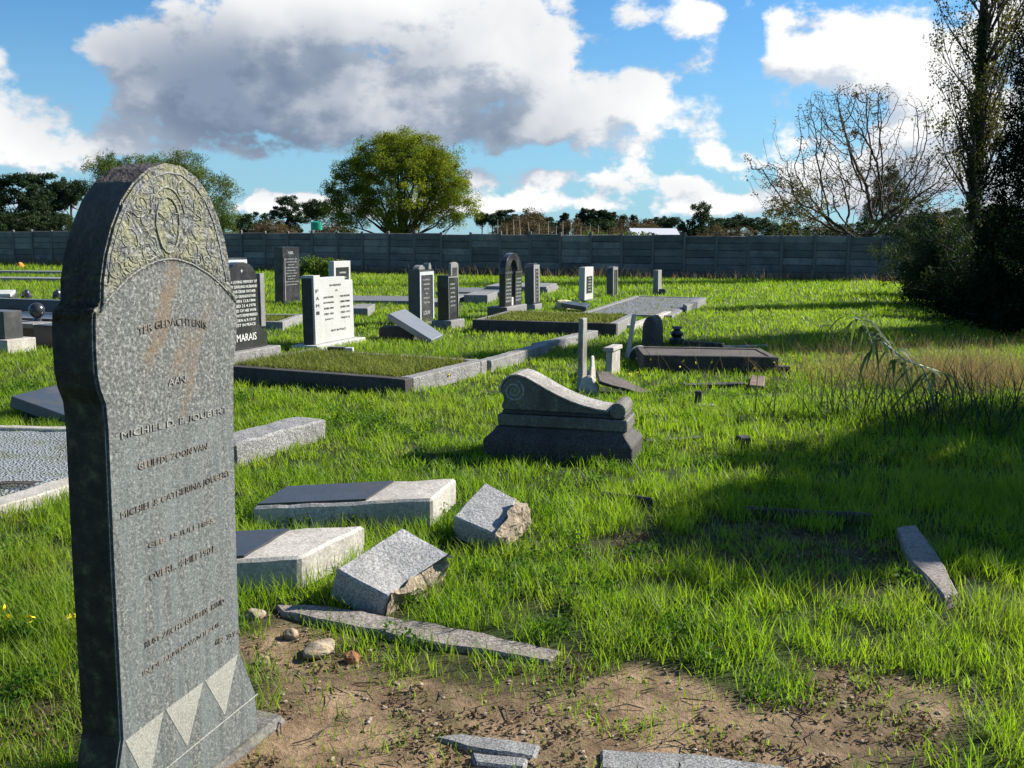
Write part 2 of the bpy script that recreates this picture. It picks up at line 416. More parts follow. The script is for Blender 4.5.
def text_mesh(s, width, height, depth=.0015, align='LEFT'):
    cu = bpy.data.curves.new('t', 'FONT'); cu.body = s; cu.extrude = depth; cu.resolution_u = 2
    cu.align_x = 'LEFT'
    to = bpy.data.objects.new('t', cu); COL.objects.link(to)
    dg = bpy.context.evaluated_depsgraph_get()
    me = bpy.data.meshes.new_from_object(to.evaluated_get(dg))
    bpy.data.objects.remove(to); bpy.data.curves.remove(cu)
    co = np.empty(len(me.vertices)*3); me.vertices.foreach_get('co', co); co = co.reshape(-1, 3)
    if len(co):
        mn = co.min(0); mx = co.max(0)
        co[:, 0] = (co[:, 0]-mn[0])/(mx[0]-mn[0])*width; co[:, 1] = (co[:, 1]-mn[1])/(mx[1]-mn[1])*height
    return co, me
def inscription(lines, name, m, parent, y=-.002, depth=.0015):
    """lines: (text, x, z, width, height, arc) in the local face plane (x right, z up, outward -y)"""
    V = []; Fc = []; off = 0
    for ln in lines:
        s, x, z, w, h = ln[:5]; arc = ln[5] if len(ln) > 5 else 0; slope = ln[6] if len(ln) > 6 else 0
        co, me = text_mesh(s, w, h, depth)
        if arc: co[:, 1] += arc*(1-((co[:, 0]-w/2)/(w/2))**2)
        co[:, 1] += slope*co[:, 0]
        V.append(np.stack([co[:, 0]+x, -co[:, 2]+y, co[:, 1]+z], 1))
        for p in me.polygons: Fc.append([v+off for v in p.vertices])
        off += len(co); bpy.data.meshes.remove(me)
    me = bpy.data.meshes.new(name); me.from_pydata(np.concatenate(V).tolist(), [], Fc)
    return link(name, me, m, parent)

# ------------------------------------------------------------------ sun and sky
SUN_AZ = 24.0; SUN_EL = 33.0                # degrees beyond the right-hand side, elevation
sd = Vector((math.cos(R(SUN_AZ))*math.cos(R(SUN_EL)), math.sin(R(SUN_AZ))*math.cos(R(SUN_EL)), math.sin(R(SUN_EL))))
sl = bpy.data.lights.new('sun', 'SUN'); sl.energy = 5.0; sl.angle = R(.53); sl.color = (1, .95, .86)
so = bpy.data.objects.new('sun', sl); COL.objects.link(so); so.rotation_euler = sd.to_track_quat('Z', 'Y').to_euler()

W = bpy.data.worlds.new('World'); sc.world = W; W.use_nodes = True
nt = W.node_tree; nt.nodes.clear(); w = N(nt)
wo = w.new('ShaderNodeOutputWorld'); bg = w.new('ShaderNodeBackground'); bg.inputs[1].default_value = .05
nt.links.new(bg.outputs[0], wo.inputs[0])
sky = w.new('ShaderNodeTexSky', sky_type='NISHITA'); sky.sun_disc = False
sky.sun_elevation = R(SUN_EL); sky.sun_rotation = math.atan2(sd.x, sd.y)
sky.air_density = 1.0; sky.dust_density = .3; sky.ozone_density = 2.2; sky.altitude = 100

def cloud_group():
    g = bpy.data.node_groups.new('cloud_field', 'ShaderNodeTree')
    g.interface.new_socket('Dir', in_out='INPUT', socket_type='NodeSocketVector')
    g.interface.new_socket('D', in_out='OUTPUT', socket_type='NodeSocketFloat')
    n = N(g); gi = n.new('NodeGroupInput'); go = n.new('NodeGroupOutput'); d = gi.outputs[0]
    # cumulus masses: direction (from azimuth/elevation of each cloud), half sizes in radians, strength
    blobs = [(340, 75, 235, 75, .52), (450, 110, 130, 58, .45), (200, 110, 120, 55, .45), (420, 10, 260, 45, .4), (540, 50, 60, 60, .36), (575, 120, 50, 34, .3), (530, 132, 40, 16, .3),
             (0, 125, 55, 45, .42), (105, 38, 46, 20, .42), (100, 152, 90, 26, .32), (72, 165, 30, 22, .25),
             (830, 42, 130, 55, .55), (930, 70, 80, 60, .3), (655, 108, 72, 36, .45), (630, 72, 62, 22, .32), (610, 145, 45, 26, .3),
             (530, 200, 80, 20, .34), (650, 206, 90, 14, .32), (262, 190, 22, 14, .45), (250, 205, 30, 10, .35), (315, 196, 36, 20, .42), (715, 155, 32, 16, .42), (480, 178, 34, 12, .3), (560, 178, 60, 13, .36), (640, 180, 50, 14, .40), (400, 206, 200, 12, .25), (690, 186, 26, 10, .35), (730, 205, 50, 14, .36), (285, 205, 50, 14, .3), (20, 205, 60, 16, .25), (455, 205, 40, 14, .3), (150, 60, 60, 40, .3),
             (695, 14, 34, 18, .4), (890, 180, 170, 75, .5), (1020, 60, 90, 120, .4), (-150, 100, 120, 130, .5), (1200, 100, 150, 120, .4),
             (300, 176, 130, 18, -.4), (745, 90, 26, 75, -.25), (590, 12, 30, 22, -.2), (75, 85, 50, 22, -.3), (540, 152, 36, 10, -.12), (740, 60, 22, 60, -.25), (700, 60, 40, 25, -.2), (40, 20, 60, 30, -.35), (150, 40, 40, 18, -.12), (170, 180, 60, 14, -.2)]
    tot = None
    for px, py, rx, ry, a in blobs:
        c = ray(px, py)
        v = n.vmath('MULTIPLY', n.vmath('SUBTRACT', d, tuple(c)), (1/(rx/F), 1/(rx/F), 1/(ry/F)))
        k = n.mr(n.vmath('LENGTH', v), 0.0, 1.35, a, 0, True)
        tot = k if tot is None else n.math('ADD', tot, k)
    tot = n.math('MINIMUM', tot, .62)
    # a broken field everywhere else in the sky
    s = n.sep(d)
    inv = n.math('DIVIDE', 1.0, n.math('ADD', n.math('MAXIMUM', s[2], 0.0), .18))
    pl = n.comb(n.math('MULTIPLY', s[0], inv), n.math('MULTIPLY', s[1], inv), s[2])
    wide = n.math('MULTIPLY', n.mr(n.noise(pl, 1.1, 2), .52, .66, 0, .36), n.mr(s[1], .75, .4, 0, 1))
    tot = n.math('ADD', tot, n.math('MULTIPLY', wide, n.mr(s[1], -.1, .5, 0, 1)))
    f = n.noise(n.vmath('MULTIPLY', d, (1, 1, 1.6)), 13, 9, .62)
    f2_ = n.noise(n.vmath('MULTIPLY', d, (1, 1, 1.5)), 30, 7, .60); lowk = n.mr(s[2], .17, .05, 0, .75, True)
    f = n.math('ADD', n.math('MULTIPLY', f, n.math('SUBTRACT', 1.0, lowk)), n.math('MULTIPLY', f2_, lowk))
    bil = n.vor(n.vmath('ADD', n.vmath('MULTIPLY', d, (1, 1, 1.5)), n.vmath('SCALE', n.noise(d, 11, 4, .6, out=1), scale=.07)), 17, 'F1')
    f = n.math('ADD', f, n.math('MULTIPLY', n.math('SUBTRACT', .45, bil), .22))
    r = n.math('ADD', tot, n.math('MULTIPLY', n.math('SUBTRACT', f, .5), 1.85))
    g.links.new(r, go.inputs[0]); return g
CG = cloud_group()
def cf(v):
    k = w.new('ShaderNodeGroup'); k.node_tree = CG; w.set(k.inputs[0], v); return k.outputs[0]
dv = w.vmath('NORMALIZE', w.co('Generated'))
D0 = cf(dv)
offv = (sd*.035)+Vector((0, 0, .022))
D1 = cf(w.vmath('ADD', dv, tuple(offv)))
alpha = w.mr(D0, .12, .40, 0, 1, True)
lit = w.mr(w.math('SUBTRACT', D0, D1), -.22, .24, 0, 1, True)
# thick rain-grey base of the large cloud
grey = None
for px, py, rx, ry, a in ((290, 100, 260, 85, 1.), (430, 120, 190, 62, .9), (530, 60, 150, 80, .35), (90, 165, 40, 14, .2), (250, 60, 150, 40, .4), (900, 190, 130, 40, .45), (650, 190, 80, 16, .2)):
    c = ray(px, py)
    v = w.vmath('MULTIPLY', w.vmath('SUBTRACT', dv, tuple(c)), (1/(rx/F), 1/(rx/F), 1/(ry/F)))
    k = w.mr(w.vmath('LENGTH', v), .35, 1.3, a, 0, True)
    grey = k if grey is None else w.math('MAXIMUM', grey, k)
grey = w.math('MULTIPLY', grey, w.mr(w.noise(dv, 6, 4, .6), .34, .62, .45, 1, True))
base = w.mix(grey, (9.9, 9.9, 9.8), (2.5, 3.15, 4.3))
shade = w.mix(grey, (5.6, 6.3, 7.3), (1.75, 2.35, 3.4))
cc = w.mix(lit, shade, base)
skyc = w.mix(1.0, sky.outputs[0], (.56, 1.02, 1.34), 'MULTIPLY')
skyc = w.mix(w.mr(w.sep(dv)[2], .0, .24, .62, 0, True), skyc, (3.6, 5.9, 7.6))
fin = w.mix(w.math('MULTIPLY', alpha, w.mr(w.sep(dv)[2], -.02, .02)), skyc, cc)
nt.links.new(fin, bg.inputs[0])
W.cycles.sampling_method = 'MANUAL'; W.cycles.sample_map_resolution = 512

# ------------------------------------------------------------------ ground
DIRT = [G(*p) for p in ((232, 640), (285, 625), (420, 668), (560, 664), (700, 690), (830, 686), (930, 694), (975, 730), (960, 800), (700, 900), (240, 900), (225, 700))]
DP = np.array([(p.x, p.y) for p in DIRT])
def poly_sd(x, y, P):                       # >0 inside, rough signed distance
    x = np.asarray(x, float); y = np.asarray(y, float)
    inside = np.zeros(x.shape, bool); dmin = np.full(x.shape, 1e9)
    k = len(P)
    for i in range(k):
        x1, y1 = P[i]; x2, y2 = P[(i+1) % k]
        c = ((y1 > y) != (y2 > y)) & (x < (x2-x1)*(y-y1)/(y2-y1+1e-12)+x1)
        inside ^= c
        dx, dy = x2-x1, y2-y1
        t = np.clip(((x-x1)*dx+(y-y1)*dy)/(dx*dx+dy*dy+1e-12), 0, 1)
        dmin = np.minimum(dmin, np.hypot(x-x1-t*dx, y-y1-t*dy))
    return np.where(inside, dmin, -dmin)
BARE = [(G(640, 545), .55), (G(800, 550), .8), (G(865, 570), .4), (G(700, 540), .35), (G(60, 720), .3), (G(420, 395), .0)]
def soil(x, y):
    s = np.clip((poly_sd(x, y, DP)+.19+(fbm(x, y, .35, 2, 4)-.5)*.75)/.28, 0, 1)
    for c, r in BARE:
        if r > 0:
            d = np.hypot(x-c.x, (y-c.y)*1.1)
            s = np.maximum(s, np.clip((r-d+(fbm(x, y, .3, 4)-.5)*.9)/.3, 0, 1)*.62)
    return s
def H(x, y):
    x = np.asarray(x, float); y = np.asarray(y, float)
    near = np.clip((14-np.hypot(x, y))/6, 0, 1)
    h = (fbm(x, y, .9, 1)-.5)*.05*near + (fbm(x, y, .16, 6, 2)-.5)*.018*near*np.clip(soil(x, y), .2, 1)
    far = np.clip((y-60)/60, 0, 1)
    m = G(-8, 262); h = h+.9*np.exp(-(((x-m.x)/3.2)**2+((y-m.y)/2.0)**2))
    return h + far*(fbm(x, y, 60, 9)-.5)*.6
def axis(lo, hi, fine_lo, fine_hi, step, grow=1.16):
    a = list(np.arange(fine_lo, fine_hi, step)); s = step; v = fine_hi
    while v < hi: a.append(v); s *= grow; v += s
    a.append(hi); s = step; v = fine_lo
    b = []
    while v > lo: s *= grow; v -= s; b.append(max(v, lo))
    return np.array(sorted(set(b))+a)
gx = axis(-3500, 3500, -3.2, 4.6, .045); gy = axis(-60, 5000, 1.6, 8.0, .045)
X, Y = np.meshgrid(gx, gy); Z = H(X, Y); nx, ny = len(gx), len(gy)
me = bpy.data.meshes.new('ground')
def mesh_np(me, V, Q, attrs=None, k=4, smooth=False):
    V = np.asarray(V, np.float32); Q = np.asarray(Q, np.int32)
    me.vertices.add(len(V)); me.vertices.foreach_set('co', V.ravel())
    me.loops.add(Q.size); me.loops.foreach_set('vertex_index', Q.ravel())
    me.polygons.add(len(Q)); me.polygons.foreach_set('loop_start', np.arange(0, Q.size, k, dtype=np.int32))
    me.polygons.foreach_set('loop_total', np.full(len(Q), k, np.int32))
    if smooth: me.polygons.foreach_set('use_smooth', np.ones(len(Q), bool))
    for a, v in (attrs or {}).items():
        at = me.attributes.new(a, 'FLOAT', 'POINT'); at.data.foreach_set('value', np.asarray(v, np.float32))
    me.update(calc_edges=True)
idx = np.arange(nx*ny).reshape(ny, nx)
Q = np.stack([idx[:-1, :-1], idx[:-1, 1:], idx[1:, 1:], idx[1:, :-1]], -1).reshape(-1, 4)
mesh_np(me, np.stack([X, Y, Z], -1).reshape(-1, 3), Q, {'soil': soil(X, Y).ravel()}, smooth=True)
tag(link('ground', me, 'ground'), kind='structure')

# ------------------------------------------------------------------ slabs, bars and blocks
def poly_slab(name, px, zs, th, m, label, cat, group=None, rough=.006, bev=.008, cut=.1, seed=0, extra=None, down=None):
    """stone slab from the world points its top corners stand at; th metres thick below the top"""
    if not isinstance(zs, (list, tuple)): zs = [zs]*len(px)
    P = [G(a, b, z) for (a, b), z in zip(px, zs)]
    c = sum(P, Vector())/len(P); base = Vector((c.x, c.y, 0))
    nrm = (P[1]-P[0]).cross(P[2]-P[0]).normalized()
    if nrm.z < 0: nrm = -nrm
    if down is not None: nrm = Vector(down)
    bm = bmesh.new(); a = [bm.verts.new(p-base) for p in P]; b = [bm.verts.new(p-base-nrm*th) for p in P]
    bm.faces.new(a); bm.faces.new(b[::-1]); k = len(P)
    for i in range(k): bm.faces.new((a[(i+1) % k], a[i], b[i], b[(i+1) % k]))
    bevel(bm, bev)
    if rough: roughen(bm, rough, cut, 8, seed)
    foot(P)
    if extra:
        root = empty(name, base, label, cat, group)
        obj('slab_body' if 'slab' in name else 'stone_body', bm, m, root)
        extra(root, P, base, nrm)
        return root
    return tag(obj(name, bm, m, None, base), label, cat, group)
def bar(name, p1, p2, wd, h, m, label, cat, group=None, rough=.006, bev=.01, seed=0, z0=-.06, left=True):
    A = G(*p1); B = G(*p2); d = (B-A); L = d.length; rz = math.atan2(d.y, d.x)
    o = box(name, 0, L, 0, wd if left else -wd, z0, h, m, None, A, rz, bev, rough, seed) if left else \
        box(name, 0, L, -wd, 0, z0, h, m, None, A, rz, bev, rough, seed)
    nn = Vector((-math.sin(rz), math.cos(rz), 0))*(wd if left else -wd)
    foot([A, B, B+nn, A+nn]); return tag(o, label, cat, group)

def plot(name, NR, FR, width, kw, h, mk, mf, fill_h, label, group='graves framed by kerbs', rough=.004, shade_front_m=None, FL=None, NL=None, fillname='fill'):
    """kerbed grave: near-right / far-right corners, width towards the left"""
    A = G(*NR); B = G(*FR); u = (B-A).normalized(); n = Vector((-u.y, u.x, 0))
    if NL is not None: n = (G(*NL)-A); width = n.length; n.normalize()
    L = (B-A).length; root = empty(name, A, label, 'grave', group)
    def quadbox(nm, P, z0, z1, m, rg=rough, seed=0):
        bm = bmesh.new(); a = [bm.verts.new((p[0], p[1], z0)) for p in P]; b = [bm.verts.new((p[0], p[1], z1)) for p in P]
        bm.faces.new(a[::-1]); bm.faces.new(b); k = len(P)
        for i in range(k): bm.faces.new((a[i], a[(i+1) % k], b[(i+1) % k], b[i]))
        bevel(bm, .008)
        if rg: roughen(bm, rg, .12, 7, seed)
        return obj(nm, bm, m, root)
    def pt(a, b): return (u*a+n*b)          # a along depth, b to the left
    g = .004
    quadbox('kerb', [pt(0, 0), pt(0, width), pt(kw, width), pt(kw, 0)], -.05, h, shade_front_m or mk, seed=1)  # front kerb can take a darker stone that paints its shade
    quadbox('kerb', [pt(kw+g, 0), pt(kw+g, kw), pt(L-kw-g, kw), pt(L-kw-g, 0)], -.05, h*.985, mk, seed=2)
    quadbox('kerb', [pt(L-kw, 0), pt(L-kw, width), pt(L, width), pt(L, 0)], -.05, h, mk, seed=3)
    quadbox('kerb', [pt(kw+g, width-kw), pt(kw+g, width), pt(L-kw-g, width), pt(L-kw-g, width-kw)], -.05, h*.985, mk, seed=4)
    if mf: quadbox(fillname, [pt(kw+g, kw+g), pt(kw+g, width-kw-g), pt(L-kw-g, width-kw-g), pt(L-kw-g, kw+g)], -.04, fill_h, mf, 0)
    foot([A, A+n*width, A+n*width+u*L, B])
    return root, A, u, n, L, width
def solid(name, NR, FR, width, h, m, label, group=None, cat='grave slab', cap=None):
    A = G(*NR); B = G(*FR); u = (B-A).normalized(); L = (B-A).length
    rz = math.atan2(u.y, u.x)
    foot([A, B, B+Vector((-u.y, u.x, 0))*width, A+Vector((-u.y, u.x, 0))*width])
    if not cap:
        return tag(box(name, 0, L, 0, width, -.05, h, m, None, A, rz, .012), label, cat, group)
    root = empty(name, A, label, cat, group, rz)
    box('slab_base', 0, L, 0, width, -.05, h*.7, m, root)
    box('slab_top', .04, L-.04, .04, width-.04, h*.7+.002, h, cap, root)
    return root

# ------------------------------------------------------------------ headstones
ARCH = lambda k0=.6, n=10: [(0, 0), (1, 0)] + [(.5+.5*math.cos(t), k0+(1-k0)*math.sin(t)) for t in [math.pi*i/n for i in range(n+1)]]
FLAT = [(0, 0), (1, 0), (1, 1), (0, 1)]
def hs(near, far_x, top_y, side_x=None, t=.12, z0=0., phi=20, outline=FLAT, m='black', label='', plinth=None, apex=None, lines=None, lm='letter_white', panel=None, frame=None, group='headstones standing in the rows', name='headstone', tilt=0, bev=.006, rough=0, plinth_h=None, plinth_in=0):
    u, n = dirs(phi); P = G(near[0], near[1], z0)
    wd = solve(lambda w_: PR(P+u*w_)[0], far_x, .02, 4) if far_x is not None else 1
    if side_x is not None: t = solve(lambda q: PR(P-n*q)[0], side_x, .01, 2)
    mid = P+u*(wd*(apex if apex is not None else .5))
    h = solve(lambda q: -PR(mid+Vector((0, 0, q)))[1], -top_y, .05, 4)
    rz = math.pi/2-R(phi)
    root = empty(name, (P.x, P.y, 0), label, 'headstone', group, rz)
    tilt = tilt or rnd.uniform(-.022, .022)
    if tilt: root.rotation_euler = (tilt, 0, rz)
    bm = bmesh.new(); zb = z0+.002 if plinth else -.06
    pts = [(a*wd, zb if b == 0 else z0+b*h) for a, b in outline]
    prism(bm, pts, 0, t); bevel(bm, bev)
    if rough: roughen(bm, rough, .1, 7)
    obj('stone_tablet', bm, m, root)
    if plinth:
        pm, o = plinth
        box('plinth', -o, wd+o, -o, t+o, -.06, z0, pm, root, bev=.012, rough=.003)
    if frame:                                # raised border round the face
        fm, fw = frame
        bm = bmesh.new()
        for a, b in (((0.02, fw), (.04, .97)), ((1-fw, .98), (.04, .97))): bx(bm, a[0]*wd, a[1]*wd, -.014, -.001, z0+b[0]*h, z0+b[1]*h)
        bx(bm, fw*wd+.001, (1-fw)*wd-.001, -.014, -.001, z0+.97*h-fw*wd, z0+.97*h)
        obj('border', bm, fm, root)
    if panel:                                # inset or raised inscription panel
        pm, x0, x1, a, b = panel
        box('inscription_panel', x0*wd, x1*wd, -.010, -.001, z0+a*h, z0+b*h, pm, root, bev=.003)
    if lines:
        yy = -.0125 if panel else -.0025
        L = [(s, x*wd, z0+z*h, w_*wd, hh*h) for s, x, z, w_, hh in lines]
        inscription(L, 'inscription', lm, root, yy)
    o = plinth[1] if plinth else 0
    foot([P-u*o+n*o, P+u*(wd+o)+n*o, P+u*(wd+o)-n*(t+o), P-u*o-n*(t+o)])
    return root, wd, h, t, P

# --- the near granite headstone
def hero():
    phi = 19; u, n = dirs(phi); P0 = G(113, 800); P0 = Vector((-1.04, 2.40, 0))
    def L(px, py):
        q = onplane(px, py, P0, n)-P0; return (q.dot(u), q.z)
    raw = [(108, 806), (122, 740), (120, 700), (113, 570), (107, 430), (104.5, 405), (99, 390), (96, 374), (94.5, 350), (94, 325), (94.5, 311), (102, 305), (102.5, 280),
           (106, 254), (113, 226), (123, 200), (135, 182), (150, 168.5), (167, 163), (183, 166), (198, 177), (210, 194), (219, 216), (226, 240), (230, 262), (232.5, 287),
           (237, 296), (238, 320), (237, 345), (234.5, 360), (234.5, 420), (236.5, 520), (240.5, 652), (256, 692), (258.5, 742)]
    pts = [L(*p) for p in raw]
    pts = [(pts[0][0], -.06), (pts[0][0], pts[-1][1]+.10)] + pts[1:] + [(pts[-1][0]+.003, -.06)]
    t = .135; rz = math.pi/2-R(phi)
    root = empty('headstone', P0, 'tall speckled grey headstone with carved rounded top and rust streak, nearest the camera', 'headstone', 'headstones standing in the rows', rz)
    bm = bmesh.new(); prism(bm, pts, 0, t); bevel(bm, .006, 2); obj('stone_tablet', bm, 'hero', root)
    # ridges of the arch
    def ridge(pxs, r, nm, m):
        q = [L(*p) for p in pxs]; bm = bmesh.new()
        tube_bm(bm, [(a, 0, b) for a, b in q], [r]*len(q), 6); return obj(nm, bm, m, root, smooth=True)
    ridge([(100, 312), (107, 300), (117.7, 289), (127, 279), (139, 270), (148, 265), (157.5, 261), (168, 259), (177.5, 259.5), (192, 264), (208.5, 274), (219, 283), (227, 291)], .003, 'arch_moulding', 'granite')
    ins = []
    for a, b in [(108, 283), (111, 256), (118, 230), (127, 206), (139, 189), (153, 177), (167, 172.5), (181, 175), (194, 185), (205, 201), (213, 221), (219, 243), (223, 264), (226, 282)]: ins.append((a, b))
    ridge(ins, .0028, 'arch_moulding', 'granite')
    # carved shield and scrolls
    bm = bmesh.new(); cs = random.Random(5)
    def curl(cx, cy, r, turns, s0, sgn, rad=.0024):
        pp = []
        for i in range(14):
            f = i/13; a = s0+sgn*turns*2*math.pi*f; rr = r*(1-.75*f)
            pp.append((cx+rr*math.cos(a), 0.000, cy+rr*math.sin(a)))
        tube_bm(bm, pp, [rad*(1-.3*i/13) for i in range(14)], 6)
    c = L(168, 225); sx, sz = c
    tube_bm(bm, [(sx+.05*math.cos(a)*(1 if math.sin(a) > 0 else .9), 0, sz+.075*math.sin(a)) for a in [2*math.pi*i/16 for i in range(17)]], [.0038]*17, 6)
    tube_bm(bm, [(sx+.075*math.cos(a), 0, sz+.10*math.sin(a)) for a in [math.pi*(.1+.8*i/10) for i in range(11)]], [.003]*11, 6)
    for (px, py, r, sg) in ((140, 205, .035, 1), (200, 205, .035, -1), (128, 240, .045, 1), (212, 245, .04, -1), (148, 250, .03, -1), (192, 250, .03, 1), (116, 268, .03, 1), (221, 270, .02, -1), (158, 190, .025, -1), (182, 190, .025, 1), (130, 262, .025, -1), (206, 262, .022, 1)):
        q = L(px, py); curl(q[0], q[1], r, 1.2, cs.uniform(0, 6), sg); curl(q[0]+.02*sg, q[1]-.03, r*.7, .7, cs.uniform(0, 6), -sg)
    for k in range(80):
        px = cs.uniform(118, 215); py = cs.uniform(195, 268); q = L(px, py); a = cs.uniform(0, 3.1); l = cs.uniform(.012, .035)
        tube_bm(bm, [(q[0]+math.cos(a)*l*(f-.5)+.008*math.sin(3*f), 0, q[1]+math.sin(a)*l*(f-.5)) for f in (0, .25, .5, .75, 1)], [.0005, .002, .0028, .002, .0005], 5)
    o = obj('carved_relief', bm, 'hero_relief', root, smooth=True)
    # letters
    def tl(s, a, b, hpx, arc=0):
        A = L(*a); B = L(*b); hh = abs(L(a[0], a[1]-hpx)[1]-A[1]); w_ = B[0]-A[0]
        return (s, A[0], A[1], w_, hh, arc, (B[1]-A[1])/w_*0+(B[1]-A[1])/w_)
    inscription([tl('MICHIEL D. P. JOUBERT', (121, 441), (227, 414), 9), tl('AAN', (168, 386), (185, 382), 7)], 'inscription', 'letter_pale', root, -.0015, .0014)
    inscription([tl('TER GEDACHTENIS', (138, 336), (206, 329), 8, .018), tl('GELIEFDE ZOON VAN', (138, 470), (207, 449), 7), tl('MICHIEL & CATHERINA JOUBERT', (121, 521), (230, 477), 9),
                 tl('GEB. 15 JULI 1895', (148, 550), (213, 524), 7), tl('OVERL. 4 MEI 1901', (149, 581), (213, 552), 7), tl('RUST ZACHT GELIEFDE KIND', (145, 648), (224, 603), 6),
                 tl('IN DE ARMEN VAN JEZUS', (143, 677), (219, 627), 6), tl('GEZ. 23 V 4', (215, 645), (239, 634), 5)], 'inscription', 'letter_brown', root, -.0012, .0012)
    # triangle frieze
    bm = bmesh.new()
    for tri in (((205, 681), (237.5, 654), (224.6, 715)), ((165.5, 709.5), (203, 682), (187.4, 747)), ((125, 741), (163.5, 711), (148, 786))):
        q = [L(*p) for p in tri]; prism(bm, q, -.0010, .003)
    obj('frieze_triangles', bm, 'frieze', root)
    bm = bmesh.new(); q = [L(*p) for p in ((105, 812), (167, 768), (212, 731), (257.5, 694))]; q[0] = (0.0, q[0][1]) if q[0][0] < 0 else q[0]
    tube_bm(bm, [(a, 0, b) for a, b in q], [.0022]*4, 6); obj('frieze_line', bm, 'frieze', root)
    box('footing', -.1, pts[-1][0]+.13, -.03, .32, -.12, .02, 'grey_stone', root, bev=.02, rough=.006)
    foot([P0-u*.1+n*.05, P0+u*.8+n*.05, P0+u*.8-n*.32, P0-u*.1-n*.32])
def relmat(n, b):
    p = n.world()
    col = n.ramp(n.noise(p, 160, 3, .7), [(.38, (.07, .07, .065)), (.5, (.18, .18, .16)), (.62, (.34, .34, .3))])
    col = n.mix(n.mr(n.noise(p, 20, 4, .6), .42, .6, 0, .6), col, (.22, .21, .11))
    n.set(b.inputs['Base Color'], col); n.set(b.inputs['Normal'], n.bump(n.noise(p, 90, 3), .5, .004))
M['hero_relief'] = mat('lichened_carving', relmat)
M['frieze'] = speckled('light_tooled_granite', (.27, .265, .23), (.36, .355, .31), (.45, .44, .39), 200, bumps=.4, stain_amt=.2)
hero()

# --- headstones of the rows
def rows(s, z1, z2, x0, x1, h):            # several text lines between two heights
    k = len(s); out = []
    for i, t in enumerate(s):
        z = z1+(z2-z1)*i/max(1, k-1); l = min(1, .25+len(t)/24); c = (x0+x1)/2; wd = (x1-x0)*l
        out.append((t, c-wd/2, z, wd, h))
    return out
r_, wd, h, t, P = hs((229, 352.5), 268, 262, None, .13, .22, 20,
    [(0, 0), (1, 0), (1, .17), (.90, .2), (.80, .27), (.78, .8)] + [(.40+.38*math.cos(a), .8+.2*math.sin(a)) for a in [math.pi*i/9 for i in range(1, 10)]] + [(.02, .25), (0, .2)],
    'black', 'black round-topped headstone with white lettering on a rough granite base beside the nearest tall stone', ('granite_rough', .12), apex=.4,
    lines=[('+', .36, .88, .05, .04)]+rows(['IN LOVING MEMORY OF', 'MY DARLING HUSBAND', 'OUR DEAR FATHER', 'AND GRANDFATHER', 'BORN 12.8.1904', 'DIED 21.4.1978', 'AND OF HIS WIFE', 'ALWAYS REMEMBERED', 'BORN 6.9.1910', 'REST IN PEACE'], .76, .27, .08, .76, .032)+[('MARAIS', .2, .10, .5, .085)], name='headstone')
box('side_strip', .83*wd, .95*wd, -.01, .05, .22+.24*h, .22+.86*h, 'concrete', r_, bev=.004)
r_, wd, h, t, P = hs((216, 322), 249.5, 258, None, .12, 0, 20, FLAT, 'black', 'pale-bordered black headstone mostly hidden behind the round-topped one with white lettering', None,
    lines=rows(['IN LIEFDEVOLLE', 'HERINNERING AAN', 'ONS MOEDER'], .88, .78, .3, .9, .035), frame=('letter_grey', .07))
r_, wd, h, t, P = hs((283.5, 302), 300, 247, 275, 0, .06, 20, FLAT, 'black', 'tallest plain black rectangular headstone in front of the dark wall, left part of the cemetery', ('black', .05),
    lines=[('NEL', .35, .87, .3, .05)]+rows(['IN MEMORY OF', 'OUR BELOVED', 'SON', 'AND BROTHER WHO', 'WAS BORN', 'ON 3.5.1950', 'AND DIED', '1971', 'PSALM 23 THE LORD', 'OUR SHEPHERD'], .77, .3, .05, .95, .018), lm='letter_grey')
box('side_strip', .25*t, .4*t, -.012, .0, .08, .06+h*.8, 'concrete', r_, bev=.002).location = (0, 0, 0)
# white double headstone
r_, wd, h, t, P = hs((314, 345), 354.5, 277, 303.5, 0, .07, 20, [(.16, 0), (1, 0), (1, .94), (.80, .94), (.80, 1), (.16, 1)], 'white_stone', 'white marble double headstone with black lettering and a taller left pillar', ('white_stone', .13),
    lines=[('IN MEMORY', .42, .86, .28, .03), ('OF', .55, .78, .06, .025)]+rows(['OUR FATHER', 'JAN HENDRIK', 'BORN 1898', 'DIED 1962', 'JOHN 14'], .68, .34, .2, .56, .03)+rows(['OUR MOTHER', 'ANNA MARIA', 'BORN 1902', 'DIED 1971', 'PSALM 23'], .68, .34, .6, .97, .03)+[('REST IN PEACE', .42, .16, .36, .03)], lm='letter_dark')
box('side_pillar', 0, .155*wd, -.03, t, .072, .07+h*1.04, 'white_stone', r_)
inscription([(c, .04*wd, .07+h*(.78-.11*i), .07*wd, .05*h) for i, c in enumerate('FAMILY'[:4])], 'pillar_letters', 'letter_dark', r_, -.033)
box('shade_flank', -.012, -.002, .0, t-.01, .075, .07+h*1.0, 'dark_stone', r_)  # dark sheet painting the shade on the side away from the sun
r_, wd, h, t, P = hs((334.5, 306), 351, 261, 329, 0, 0, 20, FLAT, 'white_stone', 'small headstone with a white frame around a black inscribed panel, behind the white double headstone', None, panel=('black', .12, .88, .3, .86),
    lines=rows(['IN MEMORY', 'OF OUR SON', 'AND BROTHER'], .72, .5, .2, .8, .04))
